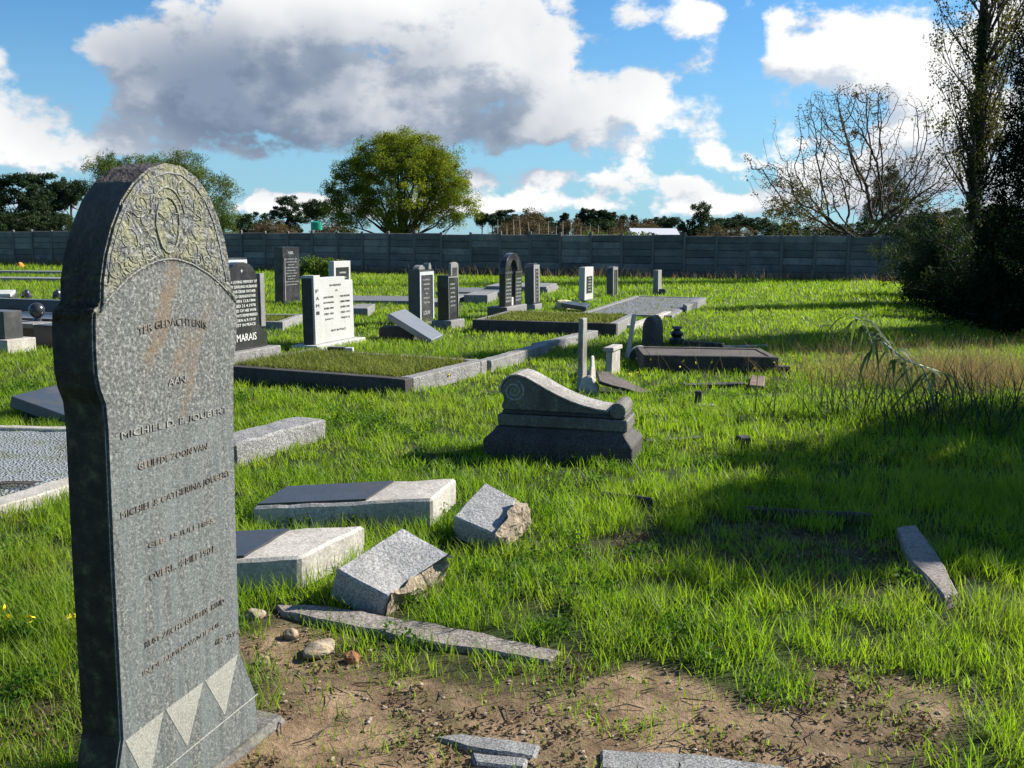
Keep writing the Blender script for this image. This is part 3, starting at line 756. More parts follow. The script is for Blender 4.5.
r_, wd, h, t, P = hs((419.5, 323), 434, 270, 408.5, 0, .04, 20, FLAT, 'charcoal', 'thick dark headstone with carved white ornaments on top, behind the toppled polished one', ('concrete', .08),
    lines=rows(['IN LIEFDEVOLLE', 'HERINNERING', 'AAN ONS', '+', 'GEBORE 1912', 'STERF 1966'], .8, .36, .2, .8, .03)+[('LOUW', .28, .14, .44, .08)], lm='letter_grey', frame=('letter_grey', .1))
bm = bmesh.new()
for x0, x1, z, in ((.0, .42, .1), (.66, .86, .14)):
    prism(bm, [(x0*wd, .045+h), (x1*wd, .045+h), (x1*wd, .04+h+z*.5), ((x0*.4+x1*.6)*wd, .04+h+z), ((x0*.8+x1*.2)*wd, .04+h+z*.7), (x0*wd, .04+h+z*.3)], .0, t*.6)
bevel(bm, .01); obj('carved_ornament', bm, 'granite', r_)
hs((448.5, 320.5), 458.5, 275, 438, 0, .15, 20, [(0, 0), (1, 0), (1, .62), (.93, .8), (.8, .9), (.62, .97), (.3, 1), (0, 1)], 'black', 'thick black headstone with curved right shoulder on a pale plinth, right of the toppled one', ('granite', .09),
    lines=rows(['IN MEMORY', 'OF MOTHER', 'FATHER', 'BORN 1890', 'DIED 1959', 'RUST SAG'], .78, .3, .1, .85, .035), lm='letter_grey', frame=('granite', .05))
hs((451, 299), 458.5, 262, 448.5, 0, 0, 20, ARCH(.92, 6), 'granite', 'slim pale grey headstone with dark panel, right behind the black curve-shouldered one', None, panel=('charcoal', .2, .8, .2, .85))
# portal monument
def portal():
    u, n = dirs(20); P = G(505, 307, .25)
    wd = solve(lambda q: PR(P+u*q)[0], 521.5, .1, 3); t = solve(lambda q: PR(P-n*q)[0], 499, .02, 1)
    root = empty('headstone', (P.x, P.y, 0), 'black portal monument of two inscribed pillars joined by a round arch on a granite plinth', 'headstone', 'headstones standing in the rows', math.pi/2-R(20))
    hh = solve(lambda q: -PR(P+u*wd*.5+Vector((0, 0, q)))[1], -253, .2, 3)
    z1 = .25+hh*.60
    for a, b in ((0, .40), (.60, 1)):
        box('pillar', a*wd, b*wd, 0, t, .252, z1, 'black', root)
        inscription([(s, (a+.06)*wd, .30+(z1-.33)*(.85-.13*i), .28*wd, .03) for i, s in enumerate(['IN MEMORY', 'OF OUR', 'PARENTS', 'BORN 1888', 'DIED 1950', 'PEACE', 'REST'])], 'inscription', 'letter_grey', root, -.0025)
        box('pillar_cap', (a-.01)*wd, (b+.01)*wd, -.01, t+.01, z1+.002, z1+.05, 'charcoal', root)
    bm = bmesh.new(); ro = wd*.5; ri = wd*.22; c = wd*.5; zz = z1+.055; k = 14; H_ = .25+hh-zz
    po = [(c+ro*math.cos(math.pi*i/k), zz+H_*math.sin(math.pi*i/k)) for i in range(k+1)]
    pi = [(c+ri*math.cos(math.pi*(k-i)/k), zz+H_*.62*math.sin(math.pi*(k-i)/k)) for i in range(k+1)]
    prism(bm, po+pi, .0, t); bevel(bm, .006); obj('arch', bm, 'black', root)
    box('plinth', -.1, wd+.12, -.08, t+.22, -.05, .25, 'granite', root, bev=.012, rough=.003)
    box('plinth_shade_flank', -.112, -.102, -.06, t+.2, 0, .24, 'charcoal', root, bev=.003)  # charcoal sheet standing in for shade on this side of the plinth
    box('candle_block', .44*wd, .56*wd, .02, .08, .252, .42, 'white_stone', root)
    foot([P-u*.1+n*.1, P+u*(wd+.12)+n*.1, P+u*(wd+.12)-n*(t+.22), P-u*.1-n*(t+.22)])
portal()
hs((533.5, 304.5), 539.5, 263.5, 525, 0, .15, 20, [(0, 0), (1, 0), (1, .86), (.7, 1), (.3, 1), (0, .9)], 'charcoal', 'thick dark grey headstone with chamfered top on a pale block, right of the portal monument', ('granite', .05),
    lines=rows(['IN MEMORY', 'OF FATHER', 'AND SON', 'BORN 1920', 'DIED 1968', 'AGED 48', 'RUST SAG', 'JOHN 3'], .78, .15, .4, .9, .03), lm='letter_grey', frame=('concrete', .22))
hs((584.5, 300.5), 593, 267, 578.5, 0, .05, 20, FLAT, 'white_stone', 'pale headstone with a dark oblong panel at the head of the blue-grey slab grave', ('charcoal', .12), panel=('black', .2, .85, .2, .72),
    lines=rows(['IN MEMORY', 'OF OUR SON', 'AND BROTHER', 'BORN 1933', 'DIED 1960'], .64, .28, .28, .78, .03))
hs((612.5, 297), 617.5, 266, 606.5, 0, 0, 20, ARCH(.75, 8), 'charcoal', 'black round-topped headstone seen edge-on, second headstone to the right of the portal monument', None, frame=('granite', .15))
r_, wd, h, t, P = hs((658, 294.5), 661.5, 270, 653, 0, 0, 20, FLAT, 'concrete', 'slim light grey headstone standing alone, rightmost of those before the wall', None)
box('ledge', -.02, wd+.02, -.14, -.002, 0, .08, 'white_stone', r_)
tag(box('stone_block', 0, .24, 0, .2, -.05, .17, 'charcoal', None, G(665, 295), R(70), .02), 'small black granite block right of the slim light grey headstone', 'block')
# arched stone seen from the back
hs((641.5, 348), 656, 316.5, None, .50, 0, 110, ARCH(.55, 12), 'brown_stone', 'weathered pale headstone with rounded top and dark back, behind the long brown kerbed grave', None, bev=.015, rough=.006)  # brown stone puts the shade of the visible face into the colour

# --- toppled and broken pieces
poly_slab('toppled_headstone', [(388.5, 313.5), (405, 308.5), (443.5, 334.5), (431.5, 340)], [.42, .47, .10, .05], .10, 'polished_sky_pale', 'toppled polished grey headstone leaning on a dark block in the grass', 'headstone', rough=0, bev=.01)
tag(box('stone_block', -.25, .3, 0, .35, -.05, .2, 'dark_stone', None, G(394, 340), R(-10), .02, .01), 'dark rough block propping up the toppled polished headstone', 'block')

def panel_on(frac, m='slate'):
    def f(root, P, base, nrm):               # P: near-left, near-right, far-right, far-left ; panel on the left part
        a, b, c, d = P; e = .06
        q = [a.lerp(b, .02).lerp(d.lerp(c, .02), e), a.lerp(b, frac).lerp(d.lerp(c, frac), e), a.lerp(b, frac+.02).lerp(d.lerp(c, frac+.02), 1-e), a.lerp(b, .02).lerp(d.lerp(c, .02), 1-e)]
        bm = bmesh.new(); vs = [bm.verts.new(p-base+nrm*.011) for p in q]; vb = [bm.verts.new(p-base-nrm*.02) for p in q]
        bm.faces.new(vs); bm.faces.new(vb[::-1])
        for i in range(4): bm.faces.new((vs[(i+1) % 4], vs[i], vb[i], vb[(i+1) % 4]))
        obj('inscription_panel', bm, m, root)
    return f
poly_slab('fallen_slab', [(252, 507), (432, 499), (456, 478), (286, 487)], [.13, .16, .17, .14], .17, 'pale_stone', 'farther long fallen pale slab with dark polished left half', 'stone slab', 'fallen slabs with dark polished panels', extra=panel_on(.62), cut=.09, rough=.006, bev=.014)
poly_slab('fallen_slab', [(180, 563), (300, 556.5), (366, 525), (210, 533)], [.17, .17, .18, .17], .17, 'pale_stone', 'nearer long fallen pale slab with dark polished end, partly behind the tall stone', 'stone slab', 'fallen slabs with dark polished panels', extra=panel_on(.50), cut=.09, rough=.006, bev=.014)
def broken_end(pts, zs, seed, drop=.15):
    def f(root, P, base, nrm):
        q = [G(a, b, z)-base for (a, b), z in zip(pts, zs)]
        bm = bmesh.new(); a = [bm.verts.new(p+nrm*.006) for p in q]; b = [bm.verts.new(p-nrm*drop) for p in q]
        bm.faces.new(a); bm.faces.new(b[::-1]); k = len(q)
        for i in range(k): bm.faces.new((a[(i+1) % k], a[i], b[i], b[(i+1) % k]))
        roughen(bm, .028, .035, 11, seed)
        obj('broken_edge', bm, 'broken', root)
    return f
poly_slab('broken_block', [(336, 569), (388, 597), (424, 571), (425, 555), (449, 556), (402, 527.5)], [.18, .09, .12, .145, .17, .26], .15, 'granite_b', 'broken grey granite block with sandy fractured corner, nearest of the fallen pieces', 'stone block', 'broken granite blocks',
    extra=broken_end([(389, 597), (416, 592), (446, 572), (449, 557), (428, 553), (421, 570)], [.09, .06, .10, .17, .18, .13], 3), cut=.07, rough=.003, seed=3)
poly_slab('broken_block', [(453.5, 516), (496.5, 535), (516.5, 499), (485, 482)], [.15, .09, .20, .26], .14, 'granite_b', 'broken grey block with a sandy fractured right side, rightmost of the fallen pieces', 'stone block', 'broken granite blocks',
    extra=broken_end([(496, 536), (508, 541), (529, 504), (517, 498)], [.10, .06, .18, .22], 5), cut=.08, rough=.004, seed=5)
poly_slab('kerb_stone', [(274, 603), (283, 611.5), (420, 640), (549, 661), (561, 650), (440, 624), (330, 606)], [.03, .028, .026, .02, .022, .03, .032], .06, 'plank', 'long narrow weathered kerb stone lying along the edge of the bare sand', 'kerb', rough=.008, cut=.06, seed=9)
poly_slab('flat_stone', [(430, 736), (462, 733), (540, 744), (534, 756), (497, 752), (468, 747)], .006, .05, 'granite', 'cracked flat grey stone sunk in the sand at the bottom edge, left piece', 'flat stone', 'flat stones sunk in the sand', rough=.006, cut=.05)
poly_slab('flat_stone', [(470, 752), (496, 755), (528, 758), (524, 768), (476, 763)], .004, .05, 'granite', 'smallest flat grey chip sunk in the sand just below the cracked left piece', 'flat stone', 'flat stones sunk in the sand', rough=.006, cut=.05)
poly_slab('flat_stone', [(600, 748.5), (690, 753), (800, 768), (780, 785), (600, 768)], .009, .05, 'granite', 'longest flat grey stone sunk in the sand at the bottom centre, right piece', 'flat stone', 'flat stones sunk in the sand', rough=.006, cut=.05)
poly_slab('kerb_stone', [(897, 526), (916, 524.5), (940, 556), (957.5, 592), (944, 596.5), (912, 562)], .07, .09, 'plank', 'worn dark kerb stone lying in the shaded grass on the right', 'kerb', rough=.006, cut=.07, seed=4)
bar('kerb_stone', (236, 467), (327, 440), .30, .17, 'granite_rough', 'rough pointed granite kerb stone just right of the tall headstone', 'kerb', None, .014, .015, 6)
bar('kerb_stone', (491, 373), (548, 354.5), .17, .15, 'granite_rough', 'rough granite kerb stone continuing the line from the weedy kerbed grave, nearer one', 'kerb', 'kerb stones in one line', .008)
bar('kerb_stone', (542, 354), (598, 339), .17, .14, 'granite_rough', 'rough granite kerb stone before the dark-fronted grassy grave, farther one of the line', 'kerb', 'kerb stones in one line', .008)
bar('kerb_stone', (633, 331), (671, 316), .14, .10, 'pale_stone', 'low sandy kerb stone beside the grassy grave behind the leaning thin post', 'kerb', 'kerb stones in one line', .006)
bar('kerb_stone', (646, 445), (706, 440), .06, .035, 'dark_stone', 'thin half buried kerb in the grass right of the scroll monument', 'kerb', 'buried kerbs', .006)
bar('kerb_stone', (745, 517), (872, 524), .03, .06, 'dark_stone', 'thin dark kerb line at the edge of the shaded bare patch', 'kerb', 'buried kerbs', .004)
bar('kerb_stone', (600, 500), (652, 506), .03, .05, 'dark_stone', 'short thin kerb sunk in sunny grass left of the shaded bare patch', 'kerb', 'buried kerbs', .004)
bar('kerb_stone', (684, 389), (746, 387), .10, .05, 'dark_stone', 'dark weathered kerb half hidden in grass in front of the long brown grave', 'kerb', 'buried kerbs', .01)
poly_slab('flat_stone', [(749, 385), (764, 386), (765, 376), (751, 375)], .06, .08, 'iron_stone', 'small reddish brown flat stone in the grass before the long brown grave', 'flat stone', rough=.01)
fr = empty('broken_fragment', G(698, 408), 'small broken fragment with a dark upright spike and a pale foot in the grass', 'fragment')
box('upright_piece', -.03, .03, -.02, .03, -.02, .17, 'dark_stone', fr, bev=.008, rough=.006)
box('foot_piece', -.02, .16, -.10, -.025, -.02, .05, 'pale_stone', fr, bev=.01, rough=.006)
tag(box('stone_stub', -.05, .05, -.04, .04, -.03, .08, 'dark_stone', None, G(743, 446), R(20), .01, .008), 'small dark stone stub in the grass right of the thin half buried kerb', 'stub')

# scroll monument
def scroll():
    phi = 13.5
    A = G(483, 457); B = G(632, 467); A = A; d = (B-A).normalized(); Wd = (B-A).length
    n = Vector((d.y, -d.x, 0))               # outward, towards the camera
    rz = math.atan2(d.y, d.x)
    root = empty('scroll_monument', A, 'squat weathered monument with a large scroll sloping down to a small roll', 'monument', None, rz)
    dep = .52
    def L(px, py, back=0.0):
        P = A-n*back; q = onplane(px, py, P, n)-A; return (q.dot(d), q.z)
    # base with sloping upper edges
    zt = L(619, 436, .0)[1]
    bm = bmesh.new()
    lo = [(0, 0), (Wd, 0), (Wd, dep), (0, dep)]
    rings = [(-.05, 0), (.135, 0), (.20, .065), (.225, .075)]
    prev = None
    for z, ins in rings:
        r = [bm.verts.new((x+(ins if x == 0 else -ins), y+(ins if y == 0 else -ins), z)) for x, y in lo]
        if prev:
            for i in range(4): bm.faces.new((prev[i], prev[(i+1) % 4], r[(i+1) % 4], r[i]))
        prev = r
    bm.faces.new(prev); bevel(bm, .008); roughen(bm, .005, .08, 6); obj('base', bm, 'dark_stone', root)
    b0 = .075
    x0 = L(497, 420, b0)[0]; x1 = L(627, 430, b0)[0]
    box('lower_course', x0, x1, b0+.01, dep-.06, .227, .315, 'grey_stone', root, bev=.01, rough=.004)
    box('upper_course', x0+.03, x1-.02, b0+.03, dep-.08, .317, .345, 'dark_stone', root, bev=.008, rough=.003)
    # scroll body outline traced on its side plane
    bk = b0+.04
    def Q(px, py): a, z = L(px, py, bk); return (a, z)
    top = [(501.5, 405), (504, 399), (501, 392), (501.5, 386), (505, 380), (510, 376.5), (517, 375.5), (525, 378), (535, 383.5), (546, 390), (558, 396.5), (570, 402), (583, 406.5), (596, 410), (609, 412)]
    pts = [Q(*p) for p in top]
    zb = .347; rr = .055
    end = (pts[-1][0], pts[-1][1])
    poly = [(pts[0][0], zb), ] + [p for p in pts] + [(end[0]+.01, zb)]
    poly = [(a, max(z, zb+.0)) for a, z in poly]
    bm = bmesh.new(); prism(bm, poly[::-1], bk, dep-.09); bevel(bm, .008, 2); roughen(bm, .003, .07, 8); obj('scroll_body', bm, 'grey_stone', root)
    # weathered top face, paler to carry its sunlight, slightly proud
    bm = bmesh.new(); o = .012; tp = pts[2:]
    for i in range(len(tp)-1):
        for (x, z), (x2, z2) in ((tp[i], tp[i+1]),):
            dx, dz = x2-x, z2-z; l = math.hypot(dx, dz); nx_, nz_ = -dz/l*o, dx/l*o
            a = [(x, z), (x2, z2), (x2+nx_, z2+nz_), (x+nx_, z+nz_)]
            prism(bm, a, bk-.012, dep-.078)
    bmesh.ops.remove_doubles(bm, verts=bm.verts, dist=.0004); obj('lit_top_face', bm, 'lit_pale_stone', root)
    # spiral relief
    c = Q(514, 391); bm = bmesh.new(); sp = []
    for i in range(40):
        f = i/39; a = 1.2-f*4.5*math.pi; r_ = .075*(1-f)+.006; sp.append((c[0]+r_*math.cos(a), bk-.001, c[1]+r_*math.sin(a)))
    tube_bm(bm, sp, [.009*(1-.5*i/39) for i in range(40)], 6); obj('spiral_carving', bm, 'lit_pale_stone', root, smooth=True)
    # small roll at the foot
    c = Q(618, 411); bm = bmesh.new(); r_ = .058; k = 14
    prism(bm, [(c[0]+r_*math.cos(2*math.pi*i/k), c[1]+r_*math.sin(2*math.pi*i/k)) for i in range(k)], bk-.015, dep-.07)
    bevel(bm, .004); obj('foot_roll', bm, 'grey_stone', root)
    box('roll_seat', c[0]-.07, c[0]+.055, bk, dep-.085, zb, c[1]-.02, 'grey_stone', root, bev=.006)
    foot([A, B, B-n*dep, A-n*dep])
M['lit_pale_stone'] = speckled('lichened_lit_pale_stone', (.22, .20, .18), (.38, .35, .32), (.55, .52, .48), 70, bumps=.9, stain=(.12, .11, .10), stain_amt=.7, moss=(.24, .23, .17))  # pale tone stands in for sunlight on top of the scroll
scroll()

# posts and bits behind the scroll monument
def post(near, top_y, side_x, far_x, label, name='stone_post', m='pale_stone', taper=.8, lean=(0, 0), phi=20, cap=False, group=None):
    u, n = dirs(phi); P = G(*near); wd = solve(lambda q: PR(P+u*q)[0], far_x, .01, 1); t = solve(lambda q: PR(P-n*q)[0], side_x, .01, 1)
    h = solve(lambda q: -PR(P+Vector((0, 0, q)))[1], -top_y, .02, 3)
    root_parts = cap
    bm = bmesh.new(); vs = bx(bm, 0, wd, 0, t, -.05, h)
    for v in vs[4:]: v.co.x = wd/2+(v.co.x-wd/2)*taper+lean[0]; v.co.y = t/2+(v.co.y-t/2)*taper+lean[1]
    bevel(bm, .008); roughen(bm, .004, .08, 8)
    foot([P, P+u*wd, P+u*wd-n*t, P-n*t])
    rz = math.pi/2-R(phi)
    if not cap: return tag(obj(name, bm, m, None, P, rz), label, 'post', group)
    root = empty(name, P, label, 'post', group, rz); obj('shaft', bm, m, root)
    box('cap', -.02, wd*taper+.03, -.02, t*taper+.03, h+.002, h+.05, m, root, rough=.004)
    return root
post((582, 391), 319, 576.5, 587, 'tall slender pale stone post standing behind the scroll monument', taper=.8, m='grey_post')
post((591, 383), 357, 586.5, 597, 'short broken stone post leaning close beside the tall slender post', taper=.35)
post((611.5, 376), 352, 605, 620, 'stumpy pale stone post with a cap in the grass right of the tall slender post', cap=True, m='pale_stone', taper=.95)
post((628, 358), 314.5, 624.5, 630, 'thin leaning stone post at the head of the long brown kerbed grave', taper=.9, lean=(.05, -.07))
def rock(name, px, py, rx, ry, rz_, m, label, cat='rock', seed=0, group=None):
    bm = bmesh.new(); bmesh.ops.create_icosphere(bm, subdivisions=3, radius=1)
    for v in bm.verts:
        v.co = Vector((v.co.x*rx, v.co.y*ry, v.co.z*rz_)); v.co += mnoise.noise_vector(v.co*(2.5/max(rx, .03))*.6+Vector((seed*3.1, 0, 0)))*min(rx, ry)*.22
    g = G(px, py); o = obj(name, bm, m, None, (g.x, g.y, rz_*.35), seed*1.3); return tag(o, label, cat, group)
rock('boulder', 589, 394, .11, .10, .14, 'pale_stone', 'rounded pale boulder at the foot of the tall slender post', seed=2)
poly_slab('fallen_slab', [(600, 381), (640, 393.5), (652, 391.5), (607, 371.5), (597, 372)], [.16, .02, .03, .2, .2], .05, 'brown_stone', 'thin worn slab sloping into the grass right of the tall slender post', 'stone slab', rough=.008)
rock('rock', 319, 652, .085, .055, .032, 'rock', 'smooth tan fieldstone on the sand below the fallen slabs', seed=1, group=None)
rock('rock', 352, 661, .03, .03, .028, 'orange_rock', 'small orange rock beside the smooth tan fieldstone', seed=3)
rock('rock', 291, 637, .035, .03, .025, 'rock', 'small tan rock just left of the smooth fieldstone', seed=4)
rock('rock', 254, 618, .05, .035, .03, 'rock', 'flat tan rock beside the shaft of the nearest tall headstone', seed=5)
rock('rock', 263, 664, .03, .03, .02, 'rock', 'small half buried rock near the foot of the nearest tall headstone', seed=6)

# long brown kerbed grave with its parts
r_, A, u, n, L_, W_ = plot('kerbed_grave', (778, 374.5), (760, 364), 1.7, .09, .21, 'brown_stone', 'brown_stone', .195, 'long brown stone kerbed grave with a foot block, beside the thin leaning post', NL=(643, 372), shade_front_m='dark_stone')  # front kerb in darker stone, standing in for its shade
box('foot_block', -.02, .14, -.14, -.004, -.05, .10, 'dark_stone', r_, rz=math.atan2(u.y, u.x))
def roundstone():
    g = G(628, 362); root = empty('toppled_headstone', g, 'small round-topped dark stone lying against the left end of the long brown grave', 'headstone', None, R(-12))
    bm = bmesh.new(); k = 10; pts = [(0, -.03), (.26, -.03)]+[(.13+.13*math.cos(math.pi*i/k), .07+.13*math.sin(math.pi*i/k)) for i in range(k+1)]
    prism(bm, pts, 0, .28); bevel(bm, .01); obj('stone_tablet', bm, 'pale_stone', root); 
    bm = bmesh.new(); prism(bm, [(.015+x*.88, z*.9+.005) for x, z in pts], -.008, -.001); obj('face', bm, 'dark_stone', root)  # dark sheet puts shade onto the front of the pale stone
    foot([g, g+Vector((.26, 0, 0)), g+Vector((.3, .28, 0)), g+Vector((0, .28, 0))])
roundstone()
ur = empty('stone_urn', G(676.5, 345), 'dark stepped stone urn standing at the head of a low grave kerb', 'urn')
bm = bmesh.new(); lathe(bm, [(.11, -.03), (.115, .10), (.10, .105), (.085, .12)], 8); bevel(bm, .005); obj('urn_foot', bm, 'charcoal', ur)
bm = bmesh.new(); lathe(bm, [(.07, .121), (.10, .17), (.095, .20), (.055, .225), (.05, .25)], 14); obj('urn_bowl', bm, 'black', ur, smooth=True)
bm = bmesh.new(); lathe(bm, [(.07, .251), (.075, .285), (.05, .29)], 10); obj('urn_lid', bm, 'concrete', ur)
bar('kerb_stone', (684, 347), (722, 349.5), .12, .09, 'dark_stone', 'low dark kerb running right from the stepped urn', 'kerb', None, .006)
bar('kerb_stone', (724, 349.5), (768, 348), .08, .05, 'pale_stone', 'thin pale kerb half hidden in flowers beyond the long brown grave', 'kerb', None, .006)

# kerbed graves
r1 = plot('kerbed_grave', (405, 396), (487, 374), 2.55, .16, .18, 'granite_rough', 'soilfill', .12, 'kerbed grave overgrown with dry weeds, with a black front kerb and rough granite right kerb', shade_front_m='shade_dark_kerb') if False else None
M['soilfill'] = M['ground']
def fillmat(n, b):
    p = n.world(); n.set(b.inputs['Base Color'], n.ramp(n.noise(p, 9, 6, .7), [(.35, (.03, .035, .012)), (.55, (.09, .09, .03)), (.72, (.15, .12, .07))]))
    n.set(b.inputs['Normal'], n.bump(n.noise(p, 30, 5, .7), .8, .02)); b.inputs['Roughness'].default_value = .95
M['fill'] = mat('weedy_soil', fillmat)
P1 = plot('kerbed_grave', (405, 396), (487, 374), 2.55, .16, .17, 'granite_rough', 'fill', .155, 'kerbed grave overgrown with dry weeds, with a black front kerb and rough granite right kerb', shade_front_m='dark_stone')  # shade of the front kerb is painted with dark stone
P2 = plot('kerbed_grave', (616, 337), (636, 325.5), 2.5, .14, .22, 'granite', 'fill', .19, 'kerbed grave with short grass and a dark front kerb, below the portal monument', shade_front_m='dark_stone')  # dark stone on the front kerb imitates its shaded side
P3 = plot('kerbed_grave', (672, 318), (706, 299.5), 1.95, .14, .16, 'granite', 'slab_grey', .15, 'x') if False else None
M['slab_grey'] = speckled('blue_grey_slab', (.12, .13, .15), (.17, .18, .205), (.22, .235, .26), 30, bumps=.4, stain=(.13, .12, .08), stain_amt=.7)
P3 = plot('kerbed_grave', (672, 319), (706, 300), 1.95, .14, .07, 'granite', 'slab_grey', .055, 'long kerbed grave covered with blue-grey slabs, before the slim light grey headstone', fillname='cover_slab')
def gravel_grave():
    a, b = G(-60, 541), G(206, 456); root = empty('kerbed_grave', a, 'pale kerbed grave filled with grey gravel at the left edge', 'grave', 'graves framed by kerbs')
    def quad(nm, P, z0, z1, m, rg, cut=.12):
        bm = bmesh.new(); lo = [bm.verts.new((p.x-a.x, p.y-a.y, z0)) for p in P]; hi = [bm.verts.new((p.x-a.x, p.y-a.y, z1)) for p in P]
        bm.faces.new(lo); bm.faces.new(hi[::-1]); k = len(P)
        for i in range(k): bm.faces.new((lo[(i+1) % k], lo[i], hi[i], hi[(i+1) % k]))
        bevel(bm, .008); roughen(bm, rg, cut, 7, 2); obj(nm, bm, m, root)
    d = (b-a).normalized(); n_ = Vector((-d.y, d.x, 0)); c, e = G(212, 444), G(-140, 435); d2 = (e-c).normalized(); n2 = Vector((d2.y, -d2.x, 0))
    quad('kerb', [a, b, b+n_*.17, a+n_*.17], -.05, .09, 'pale_stone', .006)
    quad('kerb', [c, e, e+n2*.10, c+n2*.10], -.05, .09, 'pale_stone', .004)
    quad('gravel_fill', [a+n_*.175, b+n_*.175, c-n2*.005, e-n2*.005, G(-330, 520)], -.04, .07, 'gravel', .012, .06)
    foot([a, b, c, e, G(-330, 520)])
gravel_grave()
P5 = plot('kerbed_grave', (283, 331), (304, 322.5), 1.6, .12, .16, 'granite_rough', 'fill', .12, 'small granite kerbed grave left of the white double headstone')
# graves of the back rows
solid('grave_slab', (411, 305), (422, 300), 2.1, .10, 'slab_grey', 'flat blue-grey slab in the grass between the white headstone and the ornamented one', 'flat graves in the back rows')
solid('grave_slab', (368, 317), (375, 312), .4, .18, 'granite', 'small pale granite block right behind the white double headstone', 'flat graves in the back rows')
solid('grave_slab', (487.5, 304), (497.5, 299.5), .6, .22, 'granite', 'low pale block with dark front just left of the portal monument', 'flat graves in the back rows')
solid('grave_slab', (505, 297), (514, 292), 2.0, .12, 'concrete', 'wide low pale slab behind the black curved headstone and the portal monument', 'flat graves in the back rows', cap='slab_grey')
solid('grave_slab', (445, 309), (470, 300), .5, .16, 'granite', 'low pale granite kerb block right of the black curved headstone', 'flat graves in the back rows')
solid('grave_slab', (547.5, 294.5), (558, 290), 1.9, .22, 'granite', 'raised grave slab with bright right end, behind the dark chamfered headstone', 'flat graves in the back rows', cap='concrete')
poly_slab('fallen_slab', [(561, 303), (586, 307), (590, 303.5), (568, 301)], [.18, .14, .16, .2], .09, 'slate', 'tilted small polished slab at the head of the blue-grey slab grave', 'stone slab', rough=0)
poly_slab('kerb_stone', [(687, 306), (706, 298.5), (702, 297.5), (683, 304)], .16, .2, 'granite', 'short granite kerb stone at the far corner of the blue-grey slab grave', 'kerb', rough=.004)
rock('flower_heap', 564, 309, .24, .2, .17, 'mound_flower', 'heap of faded pale flowers on the ground right of the chamfered headstone', 'flowers', 3)
tag(box('concrete_path_slab', 0, 9, 0, 1.1, -.03, .13, 'concrete', None, G(-60, 281), R(-3), .01), 'pale concrete strip across the grass at the far left, nearer one', 'concrete strip', 'concrete strips')
tag(box('concrete_path_slab', 0, 9, 0, .8, -.03, .15, 'concrete', None, G(-60, 274), R(-3), .01), 'pale concrete strip across the grass at the far left, farther one near the wall', 'concrete strip', 'concrete strips')
rock('flower_bunch', 20, 268, .22, .2, .2, 'orange', 'small bunch of orange flowers on the grass near the wall at far left', 'flowers', 2)
# polished slab at left
poly_slab('toppled_headstone', [(11, 396), (100, 428), (140, 386), (61, 383.5)], [.22, .03, .04, .20], .10, 'slate', 'polished black slab lying tilted in the grass behind the gravel grave', 'headstone', rough=0, extra=None)
# dark granite graves at far left
def leftgroup():
    u, n = dirs(20); g = G(57, 348)
    root = empty('granite_grave', g, 'low black granite grave with a pedestal, marble strip and tall dark back kerb at left', 'grave', 'dark granite graves at the left', math.atan2(n.y, n.x))
    # local +x to the right-front, +y into depth
    box('pedestal', -.42, -.02, 0, .5, -.05, .32, 'charcoal', root)
    box('front_wall', -3.2, -.424, .03, .4, -.05, .26, 'brown_stone', root)
    box('front_coping', -3.2, -.424, 0, .44, .262, .33, 'concrete', root)
    box('cover_slab', -4.2, .3, .505, 1.6, -.05, .36, 'black', root)
    box('marble_strip', -.5, .35, 1.0, 1.45, .362, .40, 'white_stone', root)
    box('back_kerb', -5.5, .35, 2.0, 2.2, -.05, .52, 'charcoal', root)
    box('back_post', .36, .46, 1.95, 2.25, -.05, .66, 'black', root)
    foot([g, g+u*2.2, g+u*2.2-n*2.6, g-n*2.6])
    gs = G(37.5, 321, .33); bm = bmesh.new(); bmesh.ops.create_uvsphere(bm, u_segments=24, v_segments=16, radius=.115)
    sp = empty('granite_sphere', (gs.x, gs.y, .33), 'polished black stone ball on a short neck on the black granite grave', 'stone ball')
    o = obj('ball', bm, 'black', sp, (0, 0, .16), smooth=True)
    bm = bmesh.new(); lathe(bm, [(.07, .002), (.055, .03), (.05, .06)], 12); obj('neck', bm, 'black', sp)
    root = empty('headstone', G(1, 354), 'thick dark grey headstone on a beige plinth at the left edge of the picture', 'headstone', 'headstones standing in the rows', math.atan2(n.y, n.x))
    box('plinth', -1.2, .12, 0, .5, -.05, .19, 'pale_stone', root); box('stone_tablet', -1.2, .0, .08, .4, .192, .57, 'charcoal', root)
    solid('granite_grave', (13, 305), (18, 300), 1.6, .26, 'charcoal', 'low dark grave box with a white top, behind the long back kerb at left', 'dark granite graves at the left', 'grave', cap='white_stone')
    for px, l in ((27, 'left'), (58, 'right')):
        rock('dark_vase', px, 300, .13, .12, .20, 'black', 'small black rounded vase showing above the long back kerb at left, %s one' % ('left hand' if l == 'left' else 'right hand'), 'vase', 2, 'black vases behind the back kerb')
leftgroup()
hb = empty('flower_pot', G(341, 366), 'small black box and pale stone on the weedy kerbed grave', 'ornament'); hb.location.z = .14
box('pot_box', -.17, .04, 0, .12, 0, .10, 'black', hb); box('pale_piece', .05, .15, 0, .1, 0, .09, 'white_stone', hb)

